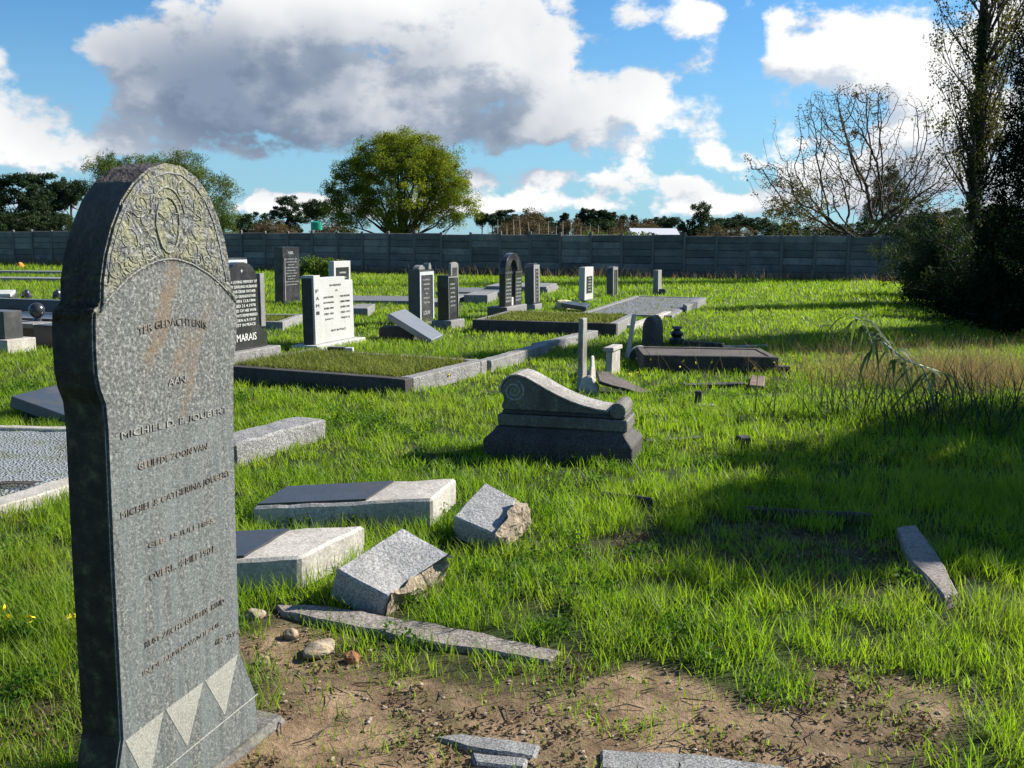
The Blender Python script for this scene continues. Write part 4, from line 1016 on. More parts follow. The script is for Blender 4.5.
# ------------------------------------------------------------------ boundary wall
def wall():
    pts = [Vector((-44, 61.5, 0)), Vector((-28.2, 55, 0)), Vector((-3.2, 45.2, 0)), Vector((20.5, 40.6, 0)), Vector((34, 38, 0))]
    root = empty('boundary_wall', pts[2], 'long dark precast concrete panel wall closing off the cemetery', 'wall')
    S = 1.31; Hh = 1.86; k = 0; stations = []
    for a, b in zip(pts, pts[1:]):
        L = (b-a).length; m = max(1, round(L/S)); d = (b-a)/m
        for i in range(m): stations.append((a+d*i, a+d*(i+1)))
    pb = bmesh.new(); bx(pb, -.06, .06, -.08, .06, -.1, Hh+.05); bevel(pb, .02); pme = bpy.data.meshes.new('post'); pb.to_mesh(pme); pb.free(); pme.materials.append(M['wall_post'])
    nb = bmesh.new()
    for r in range(6):
        z = .0+r*.305
        vs = bx(nb, .03, 1.28, -.02, .02, z, z+.303)
        for v in vs:                         # chamfered planks
            if v.co.y < 0: v.co.z += .014 if v.co.z < z+.1 else -.014
    bx(nb, .04, 1.27, .0205, .03, .01, 1.82)
    nme = bpy.data.meshes.new('wall_panel'); nb.to_mesh(nme); nb.free(); nme.materials.append(M['wall'])
    rr = random.Random(4)
    for i, (a, b) in enumerate(stations):
        o = bpy.data.objects.new('post', pme); COL.objects.link(o); o.parent = root; o.location = a-pts[2]
        o.rotation_euler = (0, 0, math.atan2((b-a).y, (b-a).x)); o.scale.z = 1+rr.uniform(-.015, .02); o.rotation_euler.x = rr.uniform(-.02, .02)
        q = bpy.data.objects.new('wall_panel', nme); COL.objects.link(q); q.parent = root; q.location = a-pts[2]+Vector((0, 0, rr.uniform(-.05, .015)))
        q.rotation_euler = (rr.uniform(-.012, .012), rr.uniform(-.008, .008), math.atan2((b-a).y, (b-a).x)); q.scale.x = (b-a).length/1.31
    for a, b in zip(pts, pts[1:]):
        d = (b-a).normalized(); nn = Vector((-d.y, d.x, 0))*.06; foot([a-nn, b-nn, b+nn, a+nn])
wall()

# ------------------------------------------------------------------ vegetation generators
def leaves_np(C, n_per, spread, size, rng, aspect=.45, flat=1.0, droop=0, tint0=None):
    """clump centres -> many small leaf quads; returns V,Q,tint"""
    C = np.asarray(C, float); K = len(C)
    sp = np.broadcast_to(np.asarray(spread, float), (K,))
    c = np.repeat(C, n_per, 0); s = np.repeat(sp, n_per)
    d = rng.normal(size=(len(c), 3)); d /= np.linalg.norm(d, axis=1, keepdims=True); r = rng.rand(len(c))**.45
    p = c+d*(r*s)[:, None]*np.array([1, 1, flat])
    a = rng.normal(size=p.shape); a[:, 2] -= droop; a /= np.linalg.norm(a, axis=1, keepdims=True)
    b = rng.normal(size=p.shape); b = np.cross(a, b); b /= np.linalg.norm(b, axis=1, keepdims=True)
    sz = size*(.6+.8*rng.rand(len(p)))[:, None]
    v = np.stack([p-a*sz*.5, p+b*sz*aspect*.5, p+a*sz*.5, p-b*sz*aspect*.5], 1).reshape(-1, 3)
    q = np.arange(len(v)).reshape(-1, 4)
    ct = rng.rand(K) if tint0 is None else tint0
    t = np.repeat(np.repeat(ct, n_per)*.6+rng.rand(len(p))*.4, 4)
    return v, q, t
def crown_obj(name, C, n_per, spread, size, m, parent, rng, **k):
    v, q, t = leaves_np(C, n_per, spread, size, rng, **k)
    me = bpy.data.meshes.new(name); mesh_np(me, v, q, {'tint': t}); return link(name, me, m, parent)
def tubes_np(segs, n=5):
    """segs: list of (points, radii); returns V,Q"""
    V = []; Qs = []; off = 0
    ang = np.arange(n)*2*np.pi/n
    for P, r in segs:
        P = np.asarray(P, float); r = np.asarray(r, float); k = len(P)
        d = np.gradient(P, axis=0); d /= np.linalg.norm(d, axis=1, keepdims=True)+1e-9
        ref = np.array([.3, .9, .2]) if abs(d[0][2]) > .6 else np.array([0, 0, 1.])
        a = np.cross(d, ref); a /= np.linalg.norm(a, axis=1, keepdims=True)+1e-9; b = np.cross(d, a)
        ring = P[:, None]+(a[:, None]*np.cos(ang)[None, :, None]+b[:, None]*np.sin(ang)[None, :, None])*r[:, None, None]
        V.append(ring.reshape(-1, 3)); i = np.arange(k*n).reshape(k, n)+off; j = np.roll(i, -1, 1)
        Qs.append(np.stack([i[:-1], j[:-1], j[1:], i[1:]], -1).reshape(-1, 4)); off += k*n
    return np.concatenate(V), np.concatenate(Qs)
def tube_obj(name, segs, m, parent, n=5):
    V, Qd = tubes_np(segs, n); me = bpy.data.meshes.new(name); mesh_np(me, V, Qd, smooth=True); return link(name, me, m, parent)
def grow(rng, p, d, L, r, depth, P, segs, tips):
    k = P['seg']; pts = [p.copy()]; rad = [r]; d = d/np.linalg.norm(d); st = L/k
    for i in range(k):
        d = d+rng.normal(size=3)*P['wig']+np.array([0, 0, P['up']*(1 if depth else .3)]); d /= np.linalg.norm(d)
        pts.append(pts[-1]+d*st); rad.append(r*(1-(1-P['taper'])*(i+1)/k))
    segs.append((pts, rad))
    if depth >= P['depth']:
        tips.append(pts[-1]); tips.append(pts[len(pts)//2]); return
    nb = P['nb'][min(depth, len(P['nb'])-1)]
    for j in range(nb):
        f = rng.uniform(P['f0'], 1) if j else 1.0
        i = min(k, max(1, int(round(f*k)))); q = pts[i]
        side = np.cross(d, rng.normal(size=3)); side /= np.linalg.norm(side)+1e-9
        ang = rng.uniform(*P['ang']); dd = d*math.cos(ang)+side*math.sin(ang)
        grow(rng, np.array(q), dd, L*rng.uniform(*P['len']), max(rad[i]*P['rr'], P['rmin']), depth+1, P, segs, tips)

def clump_tree(name, loc, label, cat, ells, n_cl, n_per, cl_r, leaf, m, seed, trunk_h=.3, trunk_r=.2, group=None, shell=.35, bark='bark', limbs=14, aspect=.45, flat=.75, low=None):
    """ells: (cx,cy,cz,rx,ry,rz) relative to the foot"""
    rng = np.random.RandomState(seed); root = empty(name, loc, label, cat, group)
    vol = np.array([e[3]*e[4]*e[5] for e in ells]); vol = (vol**.67)/(vol**.67).sum(); C = []
    for _ in range(n_cl):
        e = ells[rng.choice(len(ells), p=vol)]; d = rng.normal(size=3); d /= np.linalg.norm(d); r = rng.uniform(shell, 1.0)**.6*rng.uniform(.85, 1.08)
        c = np.array([e[0]+d[0]*e[3]*r, e[1]+d[1]*e[4]*r, e[2]+d[2]*e[5]*r])
        if c[2] < (low or .2): c[2] = (low or .2)+rng.rand()*.3
        C.append(c)
    C = np.array(C); rs = cl_r*rng.uniform(.5, 1.25, len(C))
    crown_obj('crown', C, n_per, rs, leaf, m, root, rng, aspect=aspect, flat=flat)
    top = max(e[2]+e[5] for e in ells); cx = np.mean([e[0] for e in ells]); cy = np.mean([e[1] for e in ells])
    tp = np.array([0, 0, trunk_h*top]); segs = [([np.array([0, 0, -.1]), tp*.5+rng.normal(size=3)*.05, tp, np.array([cx, cy, top*.8])], [trunk_r*1.25, trunk_r, trunk_r*.8, trunk_r*.15])]
    for c in C[rng.choice(len(C), min(limbs, len(C)), replace=False)]:
        s = tp*rng.uniform(.6, 1.15); mid = s*.5+c*.5+np.array([0, 0, -.06*top])+rng.normal(size=3)*.08*top*.5
        segs.append(([s, s*.7+mid*.3+rng.normal(size=3)*.02, mid, c], [trunk_r*.5, trunk_r*.4, trunk_r*.22, trunk_r*.05]))
    tube_obj('trunk', segs, bark, root); return root
def at(px, Y, z=0): d = ray(px, 300); s = Y/d.y; return Vector((d.x*s, Y, z))
def mpp(Y): return Y/F*1.0                   # metres per pixel at distance Y

# trees just beyond the wall
Yw = 58; s = mpp(Yw); o = at(402, Yw); T = lambda px, py, Y, o: (px-PR(o)[0])*mpp(Y)*1.01
def ell(px, py, rx, ry, Y, o, dy=0, ryy=None):
    z = atY(px, py, Y).z; return ((px-PR(o)[0])*mpp(Y), dy, z, rx*mpp(Y), (ryy or rx)*mpp(Y), ry*mpp(Y))
clump_tree('willow_tree', o, 'big round yellow-green willow tree beyond the wall, centre left', 'tree',
    [ell(405, 185, 62, 50, Yw, o), ell(400, 155, 44, 26, Yw, o), ell(350, 205, 30, 30, Yw, o), ell(352, 175, 20, 18, Yw, o), ell(450, 200, 34, 26, Yw, o), ell(430, 172, 34, 26, Yw, o)],
    700, 190, .52, .125, 'leaf_willow', 11, .22, .2, limbs=50, low=1.2, aspect=.3, shell=.25)
Yb = 62; o = at(175, Yb)
clump_tree('wattle_tree', o, 'wide feathery green wattle tree beyond the wall, behind the nearest headstone', 'tree',
    [ell(135, 185, 42, 34, Yb, o), ell(175, 178, 40, 28, Yb, o), ell(214, 196, 28, 26, Yb, o), ell(222, 218, 22, 22, Yb, o), ell(118, 168, 26, 14, Yb, o), ell(195, 215, 45, 26, Yb, o)],
    560, 160, .55, .12, 'leaf_wattle', 12, .25, .2, limbs=40, low=1.0, aspect=.28, shell=.2)
Yc = 66; o = at(884, Yc)
clump_tree('cypress_tree', o, 'dark cone-shaped conifer beyond the wall behind the bare tree', 'tree',
    [ell(884, 215, 27, 26, Yc, o), ell(884, 190, 16, 20, Yc, o), ell(884, 176, 7, 12, Yc, o)], 160, 110, .4, .14, 'leaf_dark', 13, .3, .15, limbs=4, aspect=.3, shell=.5)
# bare tree
def colonise(rng, pts, start, step=.17, infl=2.2, kill=.25, iters=100):
    nodes = [np.array(p, float) for p in start]; par = [-1]+list(range(len(start)-1)); A = pts.copy()
    for _ in range(iters):
        if len(A) == 0: break
        Nn = np.array(nodes); d2 = ((A[:, None]-Nn[None])**2).sum(-1); k = d2.argmin(1); dm = np.sqrt(d2[np.arange(len(A)), k])
        m = dm < infl
        if not m.any(): break
        v = (A-Nn[k])/dm[:, None]; acc = {}
        for i_ in np.where(m)[0]: acc[k[i_]] = acc.get(k[i_], 0)+v[i_]
        for i_, g_ in acc.items():
            l = np.linalg.norm(g_)
            if l < 1e-6: continue
            q = nodes[i_]+(g_/l+rng.normal(size=3)*.12)*step; nodes.append(q); par.append(i_)
        Nn = np.array(nodes[-len(acc):]); dd = np.sqrt(((A[:, None]-Nn[None])**2).sum(-1)).min(1); A = A[dd > kill]
    n_ = len(nodes); kids = np.zeros(n_, int); w_ = np.zeros(n_)
    for i_ in range(n_-1, 0, -1):
        if kids[i_] == 0: w_[i_] = 1
        w_[par[i_]] += w_[i_]; kids[par[i_]] += 1
    return nodes, par, w_, kids
def bare():
    rng = np.random.RandomState(21); Yt = 47; o = at(858, Yt); root = empty('bare_tree', o, 'wide spreading nearly leafless tree beyond the wall, right of centre', 'tree')
    P_ = []
    while len(P_) < 5200:
        q = rng.uniform(-1, 1, 3); l = np.linalg.norm(q)
        if l > 1: continue
        if rng.rand() > .25+.75*l**2: continue
        x_, y_, z_ = q[0]*4.9-.5, q[1]*3.6, 4.6+q[2]*4.2
        if z_ < 1.6+.25*abs(x_) or fbm(np.array([x_]), np.array([z_]), 1.2, 3)[0] < .42: continue
        P_.append((x_, y_, z_))
    nodes, par, w_, kids = colonise(rng, np.array(P_), [(0, 0, -.1), (0, 0, .3), (.02, 0, .6), (0, 0, .9), (.03, .02, 1.2)])
    rad = .0075*np.maximum(w_, 1)**.45
    segs = [([nodes[par[i]], nodes[i]], [rad[par[i]] if w_[par[i]] < 3*w_[i] else rad[i]*1.15, rad[i]]) for i in range(1, len(nodes))]
    tube_obj('trunk', segs, 'bare_bark', root, 4)
    nd = np.array(nodes); tips = nd[(kids == 0)]
    keep = tips[rng.rand(len(tips)) < .5]
    crown_obj('crown', keep, 9, .20, .10, 'leaf_brown', root, rng, aspect=.45)
    low = tips[(tips[:, 0] < -1.6) & (tips[:, 2] < 4.4)]
    if len(low): crown_obj('lower_leaves', low, 14, .24, .11, 'leaf_olive', root, rng, aspect=.4)
    print('bare nodes', len(nodes))
bare()
# poplar
def poplar():
    rng = np.random.RandomState(5); Yt = 44; o = at(968, Yt); root = empty('poplar_tree', o, 'very tall narrow poplar with ivy-dark trunk and thin leaves at right', 'tree')
    segs = [([np.array([0, 0, -.1]), np.array([.05, 0, 3.]), np.array([-.05, 0, 7.]), np.array([-.25, 0, 11.]), np.array([-.3, 0, 16.])], [.34, .27, .22, .15, .03])]; tips = []
    P = dict(seg=5, wig=.07, up=.10, taper=.5, depth=3, nb=[3, 3, 3], f0=.25, ang=(.2, .5), len=(.5, .75), rr=.55, rmin=.016)
    for i in range(60):
        z = rng.uniform(2.0, 14.5); a = rng.uniform(0, 6.28); k = rng.uniform(.3, .85)
        grow(rng, np.array([0, 0, z]), np.array([math.cos(a)*k, math.sin(a)*k, 1]), rng.uniform(1.5, 2.9), .05, 1, P, segs, tips)
    tube_obj('trunk', segs, 'bark', root, 4); tips = np.array(tips)
    crown_obj('crown', tips[rng.rand(len(tips)) < .9], 20, .36, .12, 'leaf_olive', root, rng, aspect=.5)
    z = rng.uniform(.8, 11, 240); iv = np.stack([rng.normal(size=240)*.12-.02*z, rng.normal(size=240)*.12, z], 1)
    crown_obj('ivy', iv, 40, .24, .12, 'leaf_dark', root, rng, aspect=.7)
poplar()
def small_pop(px, Y, h, seed, label, m='leaf_brown'):
    rng = np.random.RandomState(seed); o = at(px, Y); root = empty('bare_sapling', o, label, 'tree', 'slender trees beyond the wall'); segs = []; tips = []
    P = dict(seg=4, wig=.08, up=.06, taper=.5, depth=3, nb=[3, 3, 2], f0=.3, ang=(.2, .6), len=(.45, .7), rr=.5, rmin=.008)
    grow(rng, np.array([0, 0, 0.]), np.array([0, 0, 1.]), h*.6, .05, 0, P, segs, tips); tube_obj('trunk', segs, 'bark', root, 4)
    crown_obj('crown', np.array(tips), 10, .3, .13, m, root, rng)
small_pop(800, 52, 3.8, 31, 'small thin olive tree beyond the wall at the left foot of the bare tree', 'leaf_olive')
small_pop(772, 56, 3.2, 32, 'short thin olive tree beyond the wall, leftmost below the bare tree', 'leaf_olive')
small_pop(925, 50, 3.6, 33, 'small brownish tree beyond the wall between the bare tree and the poplar')
for i, (px, Y, hh, wd, lb) in enumerate(((930, 52, 1.9, 2.6, 'dark green bush top showing over the wall right of the cone-shaped conifer'), (835, 58, 1.6, 3.2, 'low dark bush top showing over the wall under the bare tree'), (990, 50, 2.4, 2.6, 'dark bush top behind the poplar trunk beyond the wall'), (785, 62, 1.5, 2.4, 'low dark bush top beyond the wall left of the bare tree'))):
    clump_tree('bush', at(px, Y), lb, 'bush', [(0, 0, hh*.8, wd, 1.2, hh*.75)], 70, 90, .5, .16, 'leaf_dark', 40+i, .2, .08, 'bushes beyond the wall', limbs=5)

# evergreen in the yard and the bush beside it
def conifer():
    rng = np.random.RandomState(8); o = at(1066, 18.0); root = empty('conifer_tree', o, 'near black evergreen tree standing at the right edge of the yard', 'tree')
    C = []; rs = []
    for i in range(620):
        f = rng.rand()**1.15; z = .2+f*7.2; rad = (1.7*(1-f)**.6+.15)*rng.uniform(.55, 1.06); a = rng.uniform(0, 6.28)
        C.append((rad*math.cos(a), rad*math.sin(a), z)); rs.append(.30*rng.uniform(.5, 1.2))
    crown_obj('crown', C, 190, rs, .10, 'leaf_conifer', root, rng, aspect=.22, flat=1.3)
    segs = [([np.array([0, 0, -.1]), np.array([0, 0, 3.]), np.array([0, 0, 6.6])], [.18, .12, .02])]
    for c in C[::10]: segs.append(([np.array([0, 0, max(.1, c[2]-.5)]), np.array(c)], [.03, .008]))
    tube_obj('trunk', segs, 'bark', root)
conifer()
def sprays(name, px, Y, h, w_, seed, label, n=26, m='leaf_bush', cat='bush', leafn=75, lsize=.075):
    rng = np.random.RandomState(seed); o = at(px, Y); root = empty(name, o, label, cat); segs = []; C = []; rs = []
    for i in range(n):
        a = rng.uniform(0, 6.28); k = rng.uniform(.1, 1); d = np.array([math.cos(a)*k, math.sin(a)*k, 1.1]); d /= np.linalg.norm(d); L = h*rng.uniform(.7, 1.25)
        pts = [np.array([0, 0, 0.])]
        for j in range(7):
            d = d+np.array([math.cos(a)*.10, math.sin(a)*.10, -.10])+rng.normal(size=3)*.05; d /= np.linalg.norm(d); pts.append(pts[-1]+d*L/7*np.array([w_, w_, 1]))
            if j > 0: C.append(pts[-1]+rng.normal(size=3)*.08); rs.append(.20)
        segs.append((pts, np.linspace(.025, .004, 8)))
    for i in range(150):
        a = rng.uniform(0, 6.28); r = rng.rand()**.5; C.append((math.cos(a)*r*h*w_*.55, math.sin(a)*r*h*w_*.5, rng.uniform(.1, .75)*h*(1-.5*r))); rs.append(.3)
    tube_obj('stems', segs, 'bark', root, 4); crown_obj('crown', C, leafn, rs, lsize, m, root, rng, aspect=.35)
sprays('bush', 952, 26, 3.0, .72, 3, 'large loose grey-green bush in front of the wall at right', 60)
sprays('bush', 945, 30, 2.9, .75, 9, 'loose grey-green bush hugging the wall, leftmost of the bushes at right', 44)
sprays('bush', 1005, 24, 2.9, 1.0, 4, 'dark dense bush between the loose grey-green bush and the evergreen', 30, 'leaf_dark')
sprays('bush', 975, 21.0, 1.2, 1.2, 6, 'low dark bush at the foot of the large loose bush', 26, 'leaf_conifer')
sprays('bush', 1030, 19.5, 1.1, 1.2, 7, 'low black-green bush at the foot of the evergreen, nearest of the bushes', 26, 'leaf_conifer')
# trees outside the frame on the right that shade the grass
for i, (tx, ty, zc, rr, rv, lb) in enumerate(((3.75, 6.8, 4.6, 1.85, 1.4, 'tall dark tree outside the right edge, farthest from the camera'), (2.35, 5.6, 3.9, 1.1, .9, 'bushy dark tree outside the right edge, nearer one'), (5.4, 8.3, 4.6, 1.8, 1.6, 'wide dark tree outside the right edge, rightmost one'), (8.8, 18.6, 5.2, .75, 2.0, 'narrow dark cypress outside the right edge, beyond the wide tree'), (8.2, 24.6, 6.4, .9, 3.4, 'tallest narrow cypress outside the right edge, next to the evergreen'), (11.5, 21.0, 6.0, .9, 3.0, 'third narrow cypress outside the right edge'))):
    k_ = zc/math.tan(R(SUN_EL)); x = tx+k_*math.cos(R(SUN_AZ)); y = ty+k_*math.sin(R(SUN_AZ))
    clump_tree('shade_tree', Vector((x, y, 0)), lb, 'tree', [(0, 0, zc, rr, rr, rv), (-.3, .2, zc-.6, rr*.7, rr*.7, rv)], 150 if rr > 1.2 else 95, 110, .42, .12, 'leaf_dark', 60+i, .4, .13, 'trees outside the right edge', limbs=14, low=1.2)
clump_tree('bush', at(318, 38), 'low round green bush in front of the wall behind the tallest black headstone', 'bush', [(0, 0, .35, 1.0, .5, .5)], 40, 90, .3, .10, 'leaf_green', 71, .2, .03, limbs=4)

# ---- far trees beyond the wall: a few kinds, then copies
def proto(kind, seed):
    o = Vector((0, 500, 0))
    if kind == 'umbrella': return clump_tree('pine_tree', o, '', 'tree', [(0, 0, 8.4, 4.2, 4.2, 1.5), (1.5, 0, 7.0, 2.6, 2.6, .9)], 70, 140, 1.1, .34, 'leaf_pine', seed, .75, .28, limbs=10, flat=.6)
    if kind == 'pine': return clump_tree('pine_tree', o, '', 'tree', [(0, 0, 8.2, 2.2, 2.2, 1.6), (-1.5, 0, 6.4, 1.8, 1.8, 1.0), (1.7, 0, 6.0, 1.8, 1.8, .9), (0, 0, 4.2, 2.6, 2.6, 1.0)], 85, 140, .85, .32, 'leaf_pine', seed, .6, .25, limbs=14, flat=.6)
    if kind == 'broad': return clump_tree('leafy_tree', o, '', 'tree', [(0, 0, 4.6, 3.6, 3.6, 3.2), (1.6, 0, 3.6, 2.6, 2.6, 2.4)], 90, 140, 1.0, .36, 'leaf_dark', seed, .3, .25, limbs=8)
    if kind == 'brown': return clump_tree('brown_tree', o, '', 'tree', [(0, 0, 4.4, 3.4, 3.4, 3.0), (-1.8, 0, 3.4, 2.2, 2.2, 2.4)], 90, 90, 1.0, .30, 'leaf_brown', seed, .3, .22, limbs=26, bark='bare_bark')
    if kind == 'cyp': return clump_tree('cypress_tree', o, '', 'tree', [(0, 0, 4.5, 1.1, 1.1, 4.6)], 70, 120, .6, .3, 'leaf_pine', seed, .3, .15, limbs=3)
    if kind == 'gum': return clump_tree('gum_tree', o, '', 'tree', [(0, 0, 7.6, 2.0, 2.0, 1.5), (-.8, 0, 5.2, 2.6, 2.6, 1.8), (.6, 0, 3.0, 3.4, 3.4, 2.0)], 90, 110, .85, .3, 'leaf_bush', seed, .6, .25, limbs=14)
protos = {k: proto(k, 100+i) for i, k in enumerate(('umbrella', 'pine', 'broad', 'brown', 'cyp', 'gum'))}
PH = dict(umbrella=10.2, pine=10.2, broad=8.4, brown=7.8, cyp=9.3, gum=9.4); used = set()
def place(kind, px, topy, Y, label, wx=1.0, group='far trees beyond the wall'):
    src = protos[kind]; p = at(px, Y); zt = atY(px, topy, Y).z; s_ = zt/PH[kind]*1.08
    if kind in used:
        r = src.copy(); COL.objects.link(r)
        for ch in src.children: c = ch.copy(); COL.objects.link(c); c.parent = r
    else: r = src; used.add(kind)
    r.location = p; r.scale = (s_*wx, s_*wx, s_); r.rotation_euler = (0, 0, rnd.uniform(0, 6.28)); tag(r, label, 'tree', group); return r
place('pine', -2, 178, 95, 'dark pine at the far left edge, cut by the frame')
place('pine', 26, 176, 95, 'dark pine with high crown, first full one from the left edge')
place('pine', 50, 176, 98, 'dark pine with a broad top, second full one from the left edge')
place('umbrella', 76, 182, 100, 'flat-topped dark pine just left of the nearest headstone', .6)
for i, (px, ty, k, lb) in enumerate(((5, 212, 'broad', 'low dark tree under the pines at the far left edge'), (38, 210, 'broad', 'low dark tree under the two high pines at left'), (62, 212, 'broad', 'low dark tree under the flat-topped pine at left'), (22, 220, 'brown', 'low brownish tree just above the wall at far left'))):
    place(k, px, ty, 84+i, lb, .95)
place('pine', 290, 198, 100, 'dark pine between the wattle and the willow', 1.0)
place('broad', 255, 212, 96, 'dark low tree right of the wattle tree', 1.2)
place('umbrella', 318, 202, 110, 'flat-topped dark pine left of the willow', .7)
place('brown', 275, 220, 84, 'low brown tree above the wall between wattle and willow', 1.5)
place('brown', 335, 222, 84, 'low brown tree above the wall at the left foot of the willow', 1.5)
far = [('umbrella', 482, 214, 190, .6, 'small flat-topped pine right of the willow'), ('umbrella', 492, 215, 190, .6, 'second small flat-topped pine right of the willow'), ('pine', 506, 211, 150, 1.3, 'dark rounded tree top right of the small flat-topped pines'),
       ('brown', 520, 216, 140, 1.2, 'brownish tree top left of the reddish ones'), ('brown', 530, 209, 145, 1.0, 'tallest brownish tree top on the skyline right of the willow'), ('umbrella', 534, 215, 160, .9, 'broad pine behind the tallest brownish tree top'),
       ('broad', 548, 217, 150, 1.1, 'dark green tree left of the slim dark cypress'), ('cyp', 563, 212, 140, 1.2, 'slim dark cypress on the skyline near the centre'), ('brown', 573, 219, 130, 1.1, 'brown tree top right of the slim dark cypress'),
       ('cyp', 578, 212, 150, 1.0, 'leftmost of the row of pointed dark trees'), ('cyp', 583, 207, 150, .9, 'tallest of the row of pointed dark trees'), ('cyp', 590, 208, 150, 1.0, 'pointed dark tree right of the tallest one in the row'),
       ('cyp', 597, 209, 150, 1.1, 'pointed dark tree in the middle of the row'), ('cyp', 604, 209, 150, 1.1, 'pointed dark tree just right of the middle of the row'), ('cyp', 611, 211, 150, 1.3, 'rightmost of the row of pointed dark trees'), ('broad', 600, 218, 130, 1.2, 'dark round tree below the row of pointed trees'),
       ('brown', 622, 220, 135, 1.1, 'brown tree top above the left end of the white roof'), ('cyp', 632, 214, 160, .9, 'small pointed tree above the white roof'), ('brown', 642, 220, 135, 1.3, 'brown tree top above the middle of the white roof'),
       ('broad', 652, 217, 150, 1.1, 'dark tree top above the white roof'), ('umbrella', 666, 218, 150, .9, 'flat dark tree top above the right end of the white roof'), ('broad', 684, 220, 120, .9, 'low dark tree left of the tall gum'),
       ('gum', 698, 203, 120, .8, 'tall ragged gum tree with an uneven top right of the white roof'), ('broad', 707, 219, 120, .9, 'low dark tree at the right foot of the tall gum'), ('umbrella', 724, 219, 150, 1.3, 'wide flat-topped tree right of the tall gum'),
       ('umbrella', 752, 219, 140, 1.3, 'wide flat-topped tree left of the bare tree'), ('brown', 715, 226, 95, 1.3, 'low brown scrub tree above the wall right of the gum'), ('brown', 740, 227, 95, 1.3, 'low brown scrub tree above the wall below the palm'),
       ('broad', 765, 221, 100, 1.0, 'dark tree just left of the bare tree'), ('broad', 790, 222, 110, 1.3, 'dark tree behind the left branches of the bare tree'), ('brown', 820, 222, 110, 1.4, 'brown tree behind the bare tree trunk, left side'),
       ('broad', 850, 222, 110, 1.4, 'dark tree behind the bare tree trunk'), ('broad', 915, 212, 100, 1.3, 'dark tree behind the wall between bare tree and poplar'), ('broad', 945, 208, 100, 1.3, 'dark tree immediately left of the poplar trunk'), ('broad', 990, 205, 95, 1.3, 'dark tree right of the poplar trunk'),
       ('brown', 508, 224, 105, 1.3, 'low brown scrub tree above the wall right of the willow'), ('brown', 540, 225, 105, 1.4, 'low brown scrub tree above the wall left of centre'), ('brown', 588, 227, 105, 1.4, 'low brown scrub tree below the row of pointed trees'), ('brown', 615, 228, 105, 1.4, 'low brown scrub tree left of the white roof')]
for k, px, ty, Y, wx, lb in far: place(k, px, ty, Y, lb, wx)
for i in range(14):                          # pale slender stems in front of the far trees
    px = 488+i*8.3+rnd.uniform(-2, 2)
    Yp = 80; g = at(px, Yp); z = atY(px, 222+rnd.uniform(-3, 4), Yp).z
    tag(tube_obj('sapling_trunk', [([np.array([0, 0, -.1]), np.array([rnd.uniform(-.05, .05), 0, z*.5]), np.array([rnd.uniform(-.1, .1), 0, z])], [.06, .045, .02])], 'pale_bark', None, 4), 'pale slender sapling stem in the row beyond the wall right of the willow', 'sapling', 'row of pale saplings').location = g
# hedge beyond the wall, roof, tank, palms
rng = np.random.RandomState(77); hx = np.linspace(PR(at(545, 70))[0], 690, 70); C = [tuple(at(a, 70+rng.uniform(-1, 1)) + Vector((0, 0, rng.uniform(.3, 2.0)))) for a in hx]
hd = crown_obj('hedge', np.array(C), 90, .55, .2, 'leaf_green', None, rng, flat=.5); tag(hd, 'bright green low hedge just beyond the wall left of the white roof', 'hedge')
def barn():
    p = at(631, 100); q = at(679, 100); z0 = atY(650, 238, 100).z; z1 = atY(650, 230.5, 100).z; L = q.x-p.x
    root = empty('shed', p, 'long low shed with a white roof beyond the wall', 'shed')
    box('wall', .2, L-.2, .2, 5.8, -.1, z0+.2, 'cream', root); bm = bmesh.new()
    prism(bm, [(0, z0), (6, z0), (3, z1+.05)], 0, L)
    for v in bm.verts: v.co = Vector((v.co.y, v.co.x, v.co.z+.21))
    obj('roof', bm, 'roof_white', root)
barn()
def tank():
    p = at(318, 75); z0 = atY(318, 230, 75).z; z1 = atY(318, 221, 75).z; root = empty('water_tank', p, 'small green water tank on a stand beyond the wall left of the willow', 'tank')
    bm = bmesh.new(); lathe(bm, [(.40, z0), (.42, z0+.1), (.42, z1-.1), (.2, z1)], 16); obj('drum', bm, 'teal', root, smooth=False)
    bm = bmesh.new()
    for a, b in ((-.3, -.3), (.3, -.3), (.3, .3), (-.3, .3)): bx(bm, a-.04, a+.04, b-.04, b+.04, -.1, z0)
    obj('stand', bm, 'bark', root)
tank()
for px, ty, Y, lb in ((736, 212, 150, 'small palm on the skyline above the wall right of the gum'), (621, 213, 160, 'small palm on the skyline right of the pointed trees')):
    p = at(px, Y); z = atY(px, ty, Y).z; root = empty('palm_tree', p, lb, 'tree', 'palms on the skyline')
    tube_obj('trunk', [([np.array([0, 0, 0]), np.array([.1, 0, z*.5]), np.array([0, 0, z*.9])], [.25, .2, .18])], 'bark', root)
    crown_obj('crown', [(0, 0, z*.86), (.4, 0, z*.83), (-.4, 0, z*.83), (0, .3, z*.8)], 60, .7, .8, 'leaf_pine', root, np.random.RandomState(2), aspect=.2)

